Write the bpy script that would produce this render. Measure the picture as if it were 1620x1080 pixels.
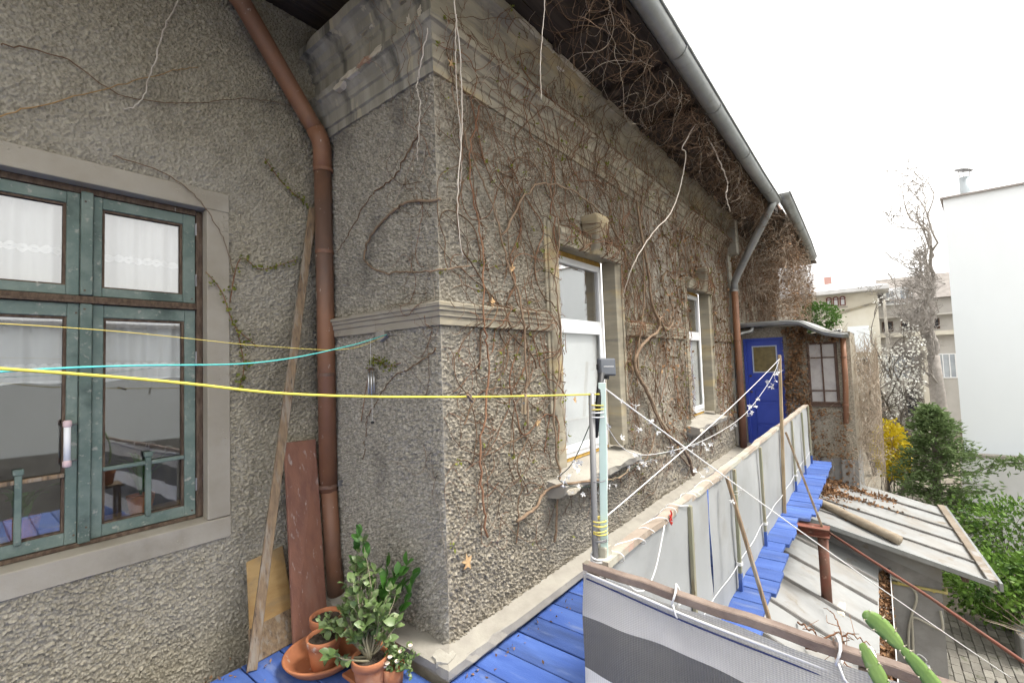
import bpy, bmesh, math, random
import numpy as np
from mathutils import Vector, Matrix
R = math.radians
for o in list(bpy.data.objects): bpy.data.objects.remove(o)
scene = bpy.context.scene
col = scene.collection
random.seed(7); rng = np.random.default_rng(7)

# ------------------------------------------------------------------ camera
EYE = Vector((0.0, 0.0, 1.65))
yaw, pitch, roll = R(38.61), R(2.81), R(-2.046)
fw = Vector((math.cos(pitch)*math.cos(yaw), math.cos(pitch)*math.sin(yaw), math.sin(pitch)))
rt = Vector((math.sin(yaw), -math.cos(yaw), 0)); up = rt.cross(fw)
r2 = rt*math.cos(roll) + up*math.sin(roll); u2 = -rt*math.sin(roll) + up*math.cos(roll)
cam_d = bpy.data.cameras.new('camera'); cam = bpy.data.objects.new('camera', cam_d); col.objects.link(cam)
cam_d.sensor_width = 36; cam_d.sensor_fit = 'HORIZONTAL'; cam_d.lens = 36*716.4/1620
cam_d.clip_start = 0.02; cam_d.clip_end = 600
M = Matrix((r2, u2, -fw)).transposed().to_4x4(); M.translation = EYE; cam.matrix_world = M
scene.camera = cam

# ------------------------------------------------------------------ sky: bright, even overcast
SUN_EL, SUN_AZ = R(60), R(-62)          # azimuth measured from +X towards +Y
w = bpy.data.worlds.new('World'); scene.world = w; w.use_nodes = True
nt = w.node_tree; nt.nodes.clear()
sky = nt.nodes.new('ShaderNodeTexSky'); sky.sky_type = 'NISHITA'; sky.sun_disc = False
sky.sun_elevation = SUN_EL; sky.sun_rotation = R(90) - SUN_AZ; sky.dust_density = 6; sky.air_density = 1.0; sky.ozone_density = 1.0
hs = nt.nodes.new('ShaderNodeHueSaturation'); hs.inputs['Saturation'].default_value = 0.05; hs.inputs['Value'].default_value = 1.0
mx = nt.nodes.new('ShaderNodeMix'); mx.data_type = 'RGBA'; mx.inputs[0].default_value = 0.72
bg = nt.nodes.new('ShaderNodeBackground'); bg.inputs['Strength'].default_value = 0.08
wo = nt.nodes.new('ShaderNodeOutputWorld')
nt.links.new(sky.outputs[0], hs.inputs['Color']); nt.links.new(hs.outputs[0], mx.inputs[6])
mx.inputs[7].default_value = (10.2, 10.0, 9.65, 1)     # the even cloud deck, in the sky node's own units
nt.links.new(mx.outputs[2], bg.inputs['Color']); nt.links.new(bg.outputs[0], wo.inputs['Surface'])
sd = bpy.data.lights.new('sun', 'SUN'); sd.energy = 1.5; sd.angle = R(16); sd.color = (1, .95, .88)
sun = bpy.data.objects.new('sun', sd); col.objects.link(sun)
sdir = Vector((math.cos(SUN_EL)*math.cos(SUN_AZ), math.cos(SUN_EL)*math.sin(SUN_AZ), math.sin(SUN_EL)))
sun.rotation_euler = (-sdir).to_track_quat('-Z', 'Y').to_euler()
vs = scene.view_settings; vs.view_transform = 'Standard'; vs.look = 'None'; vs.exposure = 1.75; vs.gamma = 1; vs.use_curve_mapping = False
scene.render.engine = 'CYCLES'
cy = scene.cycles; cy.use_adaptive_sampling = True; cy.adaptive_threshold = .03; cy.adaptive_min_samples = 16; cy.use_denoising = True; cy.time_limit = 420
cy.max_bounces = 6; cy.diffuse_bounces = 4; cy.glossy_bounces = 3; cy.transmission_bounces = 4; cy.transparent_max_bounces = 16; cy.caustics_reflective = False; cy.caustics_refractive = False

# ------------------------------------------------------------------ materials
MATS = {}
def nd(t, typ, **kw):
    n = t.nodes.new(typ)
    for k, v in kw.items(): setattr(n, k, v)
    return n
def mat(name, c1, c2=None, scale=4.0, stretch=(1,1,1), rough=.8, bump=0.0, bscale=40.0, bdist=.01, metal=0.0, spec=.3,
        c3=None, s3=.6, lo=.4, hi=.62, lo3=.5, hi3=.62, vary=0.0, detail=6.0, trans=0.0, local=False, c4=None, s4=8.0, lo4=.6, hi4=.66, alpha=1.0):
    """c1..c2 fine noise mix, c3 broad stains, c4 small flecks, all in object/world space"""
    if name in MATS: return MATS[name]
    m = bpy.data.materials.new(name); m.use_nodes = True; t = m.node_tree; b = t.nodes['Principled BSDF']; L = t.links.new
    b.inputs['Roughness'].default_value = rough; b.inputs['Metallic'].default_value = metal; b.inputs['Specular IOR Level'].default_value = spec
    if local: co = nd(t, 'ShaderNodeTexCoord').outputs['Object']
    else: co = nd(t, 'ShaderNodeNewGeometry').outputs['Position']
    mp = nd(t, 'ShaderNodeMapping'); mp.inputs['Scale'].default_value = stretch; L(co, mp.inputs['Vector'])
    oi = nd(t, 'ShaderNodeObjectInfo')
    ad = nd(t, 'ShaderNodeVectorMath', operation='MULTIPLY_ADD'); 
    L(oi.outputs['Random'], ad.inputs[0]); ad.inputs[1].default_value = (7, 13, 5); L(mp.outputs[0], ad.inputs[2])
    vec = ad.outputs[0]
    def noise(s, d=detail):
        n = nd(t, 'ShaderNodeTexNoise'); n.inputs['Scale'].default_value = s; n.inputs['Detail'].default_value = d; n.inputs['Roughness'].default_value = .6
        L(vec, n.inputs['Vector']); return n.outputs['Fac']
    def ramp(f, a, bb):
        r = nd(t, 'ShaderNodeMapRange'); r.inputs[1].default_value = a; r.inputs[2].default_value = bb; L(f, r.inputs[0]); return r.outputs[0]
    def mixc(f, a, bcol):
        x = nd(t, 'ShaderNodeMix', data_type='RGBA'); L(f, x.inputs[0])
        if isinstance(a, tuple): x.inputs[6].default_value = (*a, 1)
        else: L(a, x.inputs[6])
        x.inputs[7].default_value = (*bcol, 1); return x.outputs[2]
    c = c1
    if c2 is not None: c = mixc(ramp(noise(scale), lo, hi), c, c2)
    if c3 is not None: c = mixc(ramp(noise(s3), lo3, hi3), c, c3)
    if c4 is not None: c = mixc(ramp(noise(s4), lo4, hi4), c, c4)
    if vary:
        h = nd(t, 'ShaderNodeHueSaturation'); v = nd(t, 'ShaderNodeMapRange'); L(oi.outputs['Random'], v.inputs[0])
        v.inputs[3].default_value = 1-vary; v.inputs[4].default_value = 1+vary; L(v.outputs[0], h.inputs['Value'])
        if isinstance(c, tuple): h.inputs['Color'].default_value = (*c, 1)
        else: L(c, h.inputs['Color'])
        c = h.outputs[0]
    if isinstance(c, tuple): b.inputs['Base Color'].default_value = (*c, 1)
    else: L(c, b.inputs['Base Color'])
    if bump:
        bn = nd(t, 'ShaderNodeBump'); bn.inputs['Strength'].default_value = bump; bn.inputs['Distance'].default_value = bdist
        L(noise(bscale, 3), bn.inputs['Height']); L(bn.outputs[0], b.inputs['Normal'])
    if trans:
        tr = nd(t, 'ShaderNodeBsdfTranslucent'); ms = nd(t, 'ShaderNodeMixShader'); ms.inputs[0].default_value = trans
        if isinstance(c, tuple): tr.inputs['Color'].default_value = (*c, 1)
        else: L(c, tr.inputs['Color'])
        out = t.nodes['Material Output']; L(b.outputs[0], ms.inputs[1]); L(tr.outputs[0], ms.inputs[2]); L(ms.outputs[0], out.inputs['Surface'])
    MATS[name] = m; return m
def glass(name, tint=(1,1,1), refl=.25, rough=.02):
    m = bpy.data.materials.new(name); m.use_nodes = True; t = m.node_tree; t.nodes.clear(); L = t.links.new
    o = nd(t, 'ShaderNodeOutputMaterial'); a = nd(t, 'ShaderNodeBsdfTransparent'); a.inputs[0].default_value = (*tint, 1)
    g = nd(t, 'ShaderNodeBsdfGlossy'); g.inputs['Roughness'].default_value = rough
    n = nd(t, 'ShaderNodeTexNoise'); n.inputs['Scale'].default_value = 2.2; n.inputs['Detail'].default_value = 1
    bn = nd(t, 'ShaderNodeBump'); bn.inputs['Strength'].default_value = .006; bn.inputs['Distance'].default_value = .05
    L(n.outputs[0], bn.inputs['Height']); L(bn.outputs[0], g.inputs['Normal'])
    f = nd(t, 'ShaderNodeLayerWeight'); f.inputs[0].default_value = .5       # same on both faces of the pane
    pw = nd(t, 'ShaderNodeMath', operation='POWER'); pw.inputs[1].default_value = 4; L(f.outputs['Facing'], pw.inputs[0])
    ad = nd(t, 'ShaderNodeMath', operation='MULTIPLY_ADD'); ad.inputs[1].default_value = .7; ad.inputs[2].default_value = refl; ad.use_clamp = True; L(pw.outputs[0], ad.inputs[0])
    mx = nd(t, 'ShaderNodeMixShader'); L(ad.outputs[0], mx.inputs[0]); L(a.outputs[0], mx.inputs[1]); L(g.outputs[0], mx.inputs[2]); L(mx.outputs[0], o.inputs[0])
    MATS[name] = m; return m

STUCCO_L = mat('stucco_warm_grey', (.245,.22,.165), (.44,.40,.315), 55, rough=.95, c3=(.40,.375,.32), s3=.8, lo3=.44, hi3=.70, bump=.6, bscale=170, bdist=.008, spec=.1, c4=(.21,.19,.15), s4=1.1, lo4=.56, hi4=.72, lo=.36, hi=.60)
STUCCO_S = mat('stucco_sooty_grey', (.225,.21,.175), (.44,.41,.35), 55, stretch=(1,1,.6), rough=.95, c3=(.145,.135,.12), s3=1.5, lo3=.54, hi3=.68, bump=.6, bscale=170, bdist=.008, spec=.1, lo=.36, hi=.60)
STUCCO_F = mat('stucco_dusty_grey', (.19,.165,.125), (.385,.35,.285), 55, rough=.95, c3=(.35,.33,.285), s3=.7, lo3=.50, hi3=.72, bump=.6, bscale=170, bdist=.008, spec=.1, c4=(.19,.165,.13), s4=.9, lo4=.54, hi4=.70, lo=.36, hi=.60)
PLASTER = mat('stained_plaster', (.35,.315,.24), (.26,.235,.185), 3, stretch=(.6,.6,3), rough=.9, c3=(.42,.33,.18), s3=1.6, lo3=.55, hi3=.7, bump=.25, bscale=60, bdist=.004, c4=(.19,.175,.15), s4=2.6, lo4=.58, hi4=.7, spec=.1)
PLASTER_S = mat('sooty_plaster', (.27,.255,.21), (.37,.35,.30), 2.2, stretch=(3,3,.35), rough=.9, c3=(.12,.115,.10), s3=1.3, lo3=.52, hi3=.64, bump=.25, bscale=60, bdist=.004, c4=(.42,.38,.29), s4=5, lo4=.62, hi4=.66, spec=.1)
CHIP = mat('chipped_pale_concrete', (.40,.38,.33), (.34,.32,.275), 12, rough=.95, bump=.5, bscale=70, bdist=.006)
FRESH = mat('broken_white_plaster', (.62,.58,.50), (.50,.45,.36), 14, rough=.95, bump=.6, bscale=70, bdist=.008)
BRICKY = mat('bare_brick', (.36,.19,.13), (.45,.36,.29), 20, rough=.95, bump=.5, bscale=60)
LEDGE = mat('pale_concrete', (.345,.325,.28), (.29,.27,.235), 5, rough=.92, bump=.3, bscale=90, bdist=.004, c3=(.27,.25,.215), s3=2.2, lo3=.54, hi3=.70, c4=(.22,.19,.15), s4=22, lo4=.66, hi4=.72)
SURR = mat('grey_render', (.305,.275,.22), (.35,.32,.265), 3, rough=.92, bump=.25, bscale=90, bdist=.003, c3=(.24,.215,.17), s3=1.8, lo3=.55, hi3=.72, c4=(.20,.18,.145), s4=6, lo4=.66, hi4=.76)
GREEN = mat('weathered_green_paint', (.115,.16,.138), (.175,.22,.19), 9, stretch=(1,1,1), rough=.65, bump=.35, bscale=50, bdist=.003, c3=(.075,.105,.09), s3=4, lo3=.56, hi3=.68, c4=(.30,.305,.265), s4=30, lo4=.60, hi4=.69, vary=.12)
DARKWOOD = mat('dark_stripped_wood', (.075,.05,.035), (.14,.10,.07), 12, stretch=(4,4,1), rough=.85, bump=.4, bscale=60, c4=(.35,.32,.28), s4=14, lo4=.68, hi4=.72)
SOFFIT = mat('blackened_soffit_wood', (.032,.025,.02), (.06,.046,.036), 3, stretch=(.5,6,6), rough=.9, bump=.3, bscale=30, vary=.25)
GUTTER = mat('galvanised_zinc', (.26,.275,.27), (.34,.35,.345), 3, rough=.45, metal=.55, spec=.5, c3=(.20,.20,.185), s3=2.5, lo3=.55, hi3=.7, bump=.1, bscale=25)
PIPE_BR = mat('brown_painted_pipe', (.25,.12,.065), (.19,.095,.06), 2.5, stretch=(1,1,.6), rough=.5, c3=(.13,.08,.06), s3=1.5, lo3=.5, hi3=.65, c4=(.46,.42,.37), s4=26, lo4=.66, hi4=.71, bump=.3, bscale=20, bdist=.006, spec=.4)
WOOD_OLD = mat('old_grey_brown_wood', (.27,.19,.115), (.17,.12,.08), 9, stretch=(8,8,.4), rough=.85, c4=(.09,.07,.05), s4=9, lo4=.60, hi4=.68, c3=(.29,.25,.20), s3=3, bump=.4, bscale=50, bdist=.004, vary=.12)
WOOD_RED = mat('red_brown_painted_board', (.26,.125,.085), (.20,.095,.07), 5, stretch=(3,3,.6), rough=.6, c3=(.26,.15,.12), s3=2.6, lo3=.54, hi3=.7, c4=(.44,.39,.36), s4=11, lo4=.60, hi4=.72, bump=.3, bscale=40)
WOOD_PLY = mat('yellow_plywood', (.40,.27,.12), (.31,.19,.075), 4, stretch=(1,1,3), rough=.6, bump=.15, bscale=40, c3=(.27,.19,.10), s3=3)
WOOD_PALE = mat('raw_pale_wood', (.36,.28,.18), (.28,.21,.13), 5, stretch=(5,5,.5), rough=.85, bump=.25, bscale=50)
BLUE = mat('blue_painted_planks', (.05,.10,.32), (.075,.14,.39), 2.5, stretch=(4,.8,1), rough=.6, c3=(.045,.08,.22), s3=1.1, lo3=.52, hi3=.66, c4=(.17,.22,.37), s4=2.4, lo4=.57, hi4=.74, bump=.4, bscale=40, bdist=.005, vary=.18, spec=.3)
BLUE_D = mat('blue_door_paint', (.035,.065,.37), (.045,.08,.42), 3, rough=.45, bump=.15, bscale=30, spec=.4)
DIRT = mat('dark_underside', (.05,.045,.04), (.08,.07,.06), 4, rough=.95)
RAILW = mat('peeling_rail_wood', (.40,.345,.285), (.31,.255,.205), 5, rough=.85, c4=(.42,.29,.24), s4=8, lo4=.62, hi4=.68, c3=(.40,.40,.34), s3=3, lo3=.5, hi3=.62, bump=.4, bscale=50, bdist=.004)
RAILR = mat('brown_varnished_rail', (.19,.145,.12), (.26,.205,.17), 6, rough=.75, c4=(.20,.20,.15), s4=7, lo4=.6, hi4=.68, c3=(.14,.10,.085), s3=2.5, lo3=.52, hi3=.64, bump=.4, bscale=50)
STAKE = mat('greenish_weathered_stake', (.24,.245,.17), (.31,.285,.21), 5, stretch=(3,3,.6), rough=.85, bump=.3, bscale=50, c4=(.22,.17,.10), s4=7, lo4=.6, hi4=.68, vary=.12)
MESH_L = mat('pale_grey_mesh_fabric', (.56,.56,.545), (.61,.61,.60), 2, rough=.85, trans=.25, bump=.3, bscale=300, bdist=.001)
MESH_B = mat('backlit_grey_fabric', (.395,.41,.41), (.45,.465,.465), 1.5, rough=.9, trans=.3, c3=(.34,.34,.32), s3=2.0, lo3=.52, hi3=.72, bump=.2, bscale=14, bdist=.008, c4=(.33,.31,.27), s4=5, lo4=.64, hi4=.76)
WHITE_P = mat('white_plastic', (.80,.81,.82), (.76,.77,.78), 6, rough=.35, spec=.5, c4=(.62,.63,.66), s4=40, lo4=.64, hi4=.68)
WHITE = mat('white_cord', (.72,.72,.72), rough=.7)
FOAM = mat('orange_mounting_foam', (.50,.32,.08), (.38,.24,.07), 20, rough=.95, bump=.5, bscale=60)
BLACK = mat('black_rubber', (.012,.012,.013), (.025,.025,.027), 20, rough=.5, spec=.4)
TEAL = mat('pale_teal_slat', (.50,.63,.58), (.56,.67,.63), 5, rough=.6)
TEALC = mat('teal_cord', (.10,.50,.46), rough=.7)
YELL = mat('yellow_plastic_line', (.66,.56,.08), (.56,.47,.07), 30, rough=.55, bump=.3, bscale=300, bdist=.002)
YELLT = mat('thin_ochre_line', (.62,.50,.12), rough=.6)
DGREY = mat('dark_grey_plastic', (.07,.075,.085), (.085,.09,.10), 8, rough=.45, spec=.4)
GREYM = mat('dull_grey_tube', (.17,.17,.175), (.24,.24,.24), 8, stretch=(2,2,.3), rough=.45, metal=.3)
CHROME = mat('aluminium', (.65,.66,.67), rough=.3, metal=.9)
TERRA = mat('terracotta', (.40,.155,.07), (.33,.13,.065), 7, rough=.8, c3=(.42,.24,.15), s3=5, lo3=.55, hi3=.7, bump=.15, bscale=60, c4=(.46,.36,.28), s4=13, lo4=.64, hi4=.72)
SOIL = mat('dark_soil', (.035,.026,.02), (.075,.06,.045), 50, rough=1, bump=1, bscale=120)
ROOFM = mat('grey_painted_sheet_metal', (.245,.25,.245), (.30,.305,.30), 1.5, rough=.5, c3=(.25,.235,.21), s3=1.6, lo3=.5, hi3=.68, metal=.1, spec=.4, bump=.2, bscale=7, bdist=.015, c4=(.20,.165,.125), s4=5, lo4=.60, hi4=.72)
DARKJ = mat('tarred_seam', (.14,.135,.125), (.20,.19,.18), 10, rough=.8)
REDM = mat('red_oxide_steel', (.22,.08,.055), (.17,.07,.05), 6, rough=.6, bump=.15, bscale=40, c3=(.16,.085,.06), s3=4, c4=(.32,.2,.15), s4=15, lo4=.64, hi4=.7)
CEMENT = mat('grey_cement_render', (.25,.245,.235), (.31,.305,.295), 5, rough=.95, bump=.5, bscale=120, bdist=.004, c3=(.21,.205,.20), s3=1.5)
DEADLEAF = mat('dead_leaves', (.23,.125,.06), (.33,.20,.11), 25, rough=.9, c4=(.16,.085,.045), s4=18, lo4=.5, hi4=.6)
TWIG = mat('brown_twigs', (.13,.08,.05), (.20,.13,.08), 6, rough=.9)
TWIG_R = mat('russet_twigs', (.19,.09,.05), (.26,.145,.085), 6, rough=.9)
TWIG_P = mat('pale_dry_twigs', (.42,.36,.29), (.34,.27,.20), 4, rough=.9)
BARK_P = mat('bleached_stem', (.60,.55,.49), (.48,.42,.36), 9, rough=.9)
VINE = mat('vine_bark', (.19,.13,.085), (.27,.195,.13), 12, rough=.9, bump=.6, bscale=90, bdist=.004, c4=(.11,.075,.05), s4=20)
BUD = mat('olive_young_leaves', (.22,.23,.035), (.16,.19,.035), 12, rough=.6, trans=.3)
LEAF_J = mat('jade_leaves', (.11,.175,.055), (.17,.24,.09), 9, rough=.4, spec=.45, trans=.15, c4=(.25,.30,.15), s4=14, lo4=.56, hi4=.68, c3=(.08,.125,.045), s3=7, lo3=.52, hi3=.62)
LEAF_D = mat('deep_green_leaves', (.045,.13,.022), (.075,.19,.035), 10, rough=.4, trans=.2)
LEAF_H = mat('fresh_hedge_leaves', (.12,.23,.038), (.19,.32,.06), 6, rough=.5, trans=.35, c4=(.045,.10,.02), s4=4, lo4=.48, hi4=.60, c3=(.20,.26,.07), s3=3, lo3=.6, hi3=.7)
LEAF_T = mat('conifer_sprays', (.12,.185,.07), (.175,.245,.10), 4, rough=.7, trans=.3)
LEAF_I = mat('ivy_leaves', (.07,.15,.03), (.11,.20,.05), 5, rough=.5, trans=.25)
FORS = mat('forsythia_flowers', (.72,.58,.03), (.62,.50,.04), 8, rough=.7, trans=.3)
BLOSS = mat('white_blossom', (.80,.80,.76), (.74,.73,.66), 8, rough=.7, trans=.3)
BARK = mat('grey_bark', (.13,.115,.10), (.19,.17,.15), 10, rough=.95, bump=.6, bscale=40)
CREAM = mat('cream_render', (.56,.52,.43), (.60,.57,.49), 1.2, rough=.9, c3=(.50,.47,.41), s3=.5)
GREYH = mat('grey_render_far', (.42,.40,.37), (.48,.46,.43), 1.2, rough=.9)
WHITEB = mat('white_facade', (.80,.845,.875), (.775,.82,.85), .6, rough=.9, c3=(.74,.785,.81), s3=.35, stretch=(1,1,.4), bump=.05, bscale=30)
WHITEB2 = mat('white_garden_wall', (.70,.71,.715), (.62,.625,.625), 1.4, rough=.9, c3=(.52,.52,.51), s3=1.0, lo3=.55, hi3=.72)
PAVER = mat('grey_pavers', (.155,.145,.125), (.20,.19,.165), 4, rough=.95, vary=.25, bump=.3, bscale=60, c4=(.10,.10,.07), s4=8, lo4=.58, hi4=.66)
EARTH = mat('damp_earth_and_grit', (.13,.115,.09), (.19,.17,.135), 6, rough=1, bump=.5, bscale=30)
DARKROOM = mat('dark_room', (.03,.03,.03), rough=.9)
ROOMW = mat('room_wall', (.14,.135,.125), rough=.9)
RWIN = mat('dark_red_frame', (.16,.05,.04), rough=.6)
FROST = mat('dusty_glass', (.33,.31,.30), (.42,.40,.385), 6, rough=.3, spec=.5, c3=(.28,.26,.25), s3=3)
AMBER = mat('brown_obscure_glass', (.14,.11,.045), (.20,.155,.06), 14, rough=.25, spec=.5, bump=.3, bscale=60)
CASE = mat('dark_brown_casement', (.075,.045,.035), (.11,.07,.05), 10, rough=.7)
TILE = mat('brown_roof_tiles', (.17,.10,.075), (.23,.14,.10), 5, rough=.9)
CACT = mat('cactus_green', (.22,.34,.10), (.16,.27,.075), 6, rough=.5, trans=.15, c4=(.32,.42,.20), s4=25, lo4=.6, hi4=.75, bump=.15, bscale=60)
PINKW = mat('pale_pink_plastic', (.62,.47,.47), rough=.4)
GLASS = glass('window_glass', (.97,.98,.975), .18)
GLASS_S = glass('screened_glass', (.98,.99,.99), .08)
GLASS_D = glass('window_glass_bright', (.92,.94,.94), .55)

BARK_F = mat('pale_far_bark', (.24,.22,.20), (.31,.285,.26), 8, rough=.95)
# ------------------------------------------------------------------ mesh helpers
class MB:
    def __init__(s): s.v = []; s.f = []; s.m = []
    def add(s, vs, fs, m=0):
        k = len(s.v); s.v += [tuple(map(float, p)) for p in vs]; s.f += [tuple(i+k for i in f) for f in fs]; s.m += [m]*len(fs); return s
    def box(s, a, b, m=0):
        x0,y0,z0 = a; x1,y1,z1 = b
        return s.add([(x0,y0,z0),(x1,y0,z0),(x1,y1,z0),(x0,y1,z0),(x0,y0,z1),(x1,y0,z1),(x1,y1,z1),(x0,y1,z1)],
              [(0,3,2,1),(4,5,6,7),(0,1,5,4),(1,2,6,5),(2,3,7,6),(3,0,4,7)], m)
    def bar(s, p0, p1, w, h, upv=(0,0,1), m=0):
        p0, p1 = Vector(p0), Vector(p1); d = (p1-p0).normalized(); a = d.cross(Vector(upv))
        if a.length < 1e-4: a = d.cross(Vector((1,0,0)))
        a.normalize(); b = a.cross(d); vs = []
        for p in (p0, p1):
            for sa, sb in ((-1,-1),(1,-1),(1,1),(-1,1)): vs.append(p + a*sa*w/2 + b*sb*h/2)
        return s.add(vs, [(3,2,1,0),(4,5,6,7),(0,1,5,4),(1,2,6,5),(2,3,7,6),(3,0,4,7)], m)
    def tube(s, path, rad, n=8, m=0, cap=True):
        P = [Vector(p) for p in path]; N = len(P); rs = rad if hasattr(rad, '__len__') else [rad]*N
        ref = Vector((0,0,1)); tot = (P[-1]-P[0])
        if tot.length > 0 and abs(tot.normalized().z) > .8: ref = Vector((1,.2,0))
        vs = []; 
        for i, p in enumerate(P):
            d = (P[min(i+1,N-1)] - P[max(i-1,0)]).normalized(); a = d.cross(ref)
            if a.length < 1e-3: a = d.cross(Vector((.3,1,0)))
            a.normalize(); b = d.cross(a)
            for k in range(n):
                t = 2*math.pi*k/n; vs.append(p + (a*math.cos(t) + b*math.sin(t))*rs[i])
        fs = [(i*n+k, i*n+(k+1)%n, (i+1)*n+(k+1)%n, (i+1)*n+k) for i in range(N-1) for k in range(n)]
        if cap: fs += [tuple(range(n-1,-1,-1)), tuple((N-1)*n+k for k in range(n))]
        return s.add(vs, fs, m)
    def lathe(s, prof, c=(0,0,0), n=28, m=0):
        vs = []; 
        for r_, z in prof:
            for k in range(n):
                t = 2*math.pi*k/n; vs.append((c[0]+r_*math.cos(t), c[1]+r_*math.sin(t), c[2]+z))
        fs = [(i*n+k, i*n+(k+1)%n, (i+1)*n+(k+1)%n, (i+1)*n+k) for i in range(len(prof)-1) for k in range(n)]
        return s.add(vs, fs, m)
    def sweep(s, prof, p0, p1, outv, upv=(0,0,1), m=0, miter0=0, miter1=0):
        """prof: list of (out, up) closed polygon swept from p0 to p1; miter: shift of end along sweep per unit out"""
        p0, p1 = Vector(p0), Vector(p1); d = (p1-p0).normalized(); o = Vector(outv); uv = Vector(upv); n = len(prof)
        vs = [p0 + o*a + uv*b - d*a*miter0 for a, b in prof] + [p1 + o*a + uv*b + d*a*miter1 for a, b in prof]
        fs = [(k, (k+1)%n, n+(k+1)%n, n+k) for k in range(n)] + [tuple(range(n-1,-1,-1)), tuple(range(n, 2*n))]
        return s.add(vs, fs, m)
    def build(s, name, mats, parent=None, smooth=False, bevel=0, segs=1):
        me = bpy.data.meshes.new(name); me.from_pydata(s.v, [], s.f)
        ms = mats if isinstance(mats, (list, tuple)) else [mats]
        for q in ms: me.materials.append(q)
        if len(ms) > 1: me.polygons.foreach_set('material_index', s.m)
        bm = bmesh.new(); bm.from_mesh(me); bmesh.ops.recalc_face_normals(bm, faces=bm.faces)
        if bevel: bmesh.ops.bevel(bm, geom=bm.edges[:], offset=bevel, segments=segs, affect='EDGES', profile=.5)
        bm.to_mesh(me); bm.free()
        if smooth: me.polygons.foreach_set('use_smooth', [True]*len(me.polygons))
        return link(name, me, parent)
def link(name, me, parent=None):
    o = bpy.data.objects.new(name, me); col.objects.link(o)
    if parent is not None: o.parent = parent
    return o
def tag(o, label=None, cat=None, group=None, kind=None):
    if label: o['label'] = label
    if cat: o['category'] = cat
    if group: o['group'] = group
    if kind: o['kind'] = kind
    return o
def thing(name, label, cat, group=None):
    o = bpy.data.objects.new(name, None); col.objects.link(o); o.empty_display_size = .1
    return tag(o, label, cat, group)
def fast(name, V, Q, mats, parent=None, smooth=False, mi=None):
    """mesh from numpy arrays; Q (n,4) or (n,3)"""
    V = np.asarray(V, np.float32); Q = np.asarray(Q, np.int32); k = Q.shape[1]
    me = bpy.data.meshes.new(name); me.vertices.add(len(V)); me.vertices.foreach_set('co', V.ravel())
    me.loops.add(Q.size); me.loops.foreach_set('vertex_index', Q.ravel())
    me.polygons.add(len(Q)); me.polygons.foreach_set('loop_start', np.arange(0, Q.size, k, dtype=np.int32))
    ms = mats if isinstance(mats, (list, tuple)) else [mats]
    for q in ms: me.materials.append(q)
    if mi is not None: me.polygons.foreach_set('material_index', np.asarray(mi, np.int32))
    if smooth: me.polygons.foreach_set('use_smooth', np.ones(len(Q), bool))
    me.update(calc_edges=True); me.validate()
    return link(name, me, parent)
def tubes(paths, radii, n=4):
    """many thin tubes -> (V, Q)"""
    VV = []; QQ = []; base = 0; ang = np.arange(n)*2*np.pi/n; ca, sa = np.cos(ang), np.sin(ang)
    for P, r_ in zip(paths, radii):
        P = np.asarray(P, float); N = len(P)
        if N < 2: continue
        T = np.gradient(P, axis=0); T /= np.linalg.norm(T, axis=1)[:, None] + 1e-9
        ref = np.array([.31, .87, .38]); A = np.cross(T, ref); A /= np.linalg.norm(A, axis=1)[:, None] + 1e-9; B = np.cross(T, A)
        rr = np.linspace(r_, r_*.45, N)[:, None, None]
        V = P[:, None, :] + rr*(A[:, None, :]*ca[None, :, None] + B[:, None, :]*sa[None, :, None])
        i = np.arange(N-1)[:, None]*n; k = np.arange(n)[None, :]; k2 = (k+1) % n
        Q = np.stack([i+k, i+k2, i+n+k2, i+n+k], -1).reshape(-1, 4) + base
        VV.append(V.reshape(-1, 3)); QQ.append(Q); base += N*n
    return np.concatenate(VV), np.concatenate(QQ)
def leaves(C, size, aspect=.55, dirs=None, fold=.25, jitter=1.0):
    """little folded diamond leaves at centres C -> (V, Q); two quads each"""
    C = np.asarray(C, float); n = len(C); size = np.broadcast_to(np.asarray(size, float), (n,))[:, None]
    D = rng.normal(size=(n, 3)) if dirs is None else np.asarray(dirs, float) + rng.normal(size=(n, 3))*.45*jitter
    D /= np.linalg.norm(D, axis=1)[:, None]; E_ = rng.normal(size=(n, 3)); S = np.cross(D, E_); S /= np.linalg.norm(S, axis=1)[:, None]; Nn = np.cross(D, S)
    a = C; b = C + D*size; m1 = C + D*size*.45; l = m1 + S*size*aspect*.5 + Nn*size*fold*.4; r_ = m1 - S*size*aspect*.5 + Nn*size*fold*.4
    m2 = C + D*size*.55
    V = np.stack([a, l, b, r_], 1).reshape(-1, 3); i = np.arange(n)[:, None]*4
    return V, np.concatenate([i + np.array([[0, 1, 2, 3]])])
def joinq(parts):
    VV = []; QQ = []; k = 0
    for V, Q in parts: VV.append(V); QQ.append(Q+k); k += len(V)
    return np.concatenate(VV), np.concatenate(QQ)
def dup(root, loc=None, rot=None, label=None, parent=None, scale=None):
    c = root.copy(); col.objects.link(c)
    if parent is not None: c.parent = parent
    if loc is not None: c.location = loc
    if rot is not None: c.rotation_euler = rot
    if scale is not None: c.scale = scale
    if label: c['label'] = label
    for ch in root.children: dup(ch, parent=c)
    return c
def bumps(nu, nv, step, lam, seed):
    """band-passed noise of wavelength lam on a grid, about -1..1"""
    g = np.random.default_rng(seed); n = g.normal(size=(nu, nv)); f = np.fft.rfft2(n)
    ku = np.fft.fftfreq(nu, step)[:, None]; kv = np.fft.rfftfreq(nv, step)[None, :]; k = np.sqrt(ku**2 + kv**2)
    h = np.fft.irfft2(f*np.exp(-((k - .8/lam)/(.8/lam))**2), s=(nu, nv)); return h/h.std()
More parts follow.
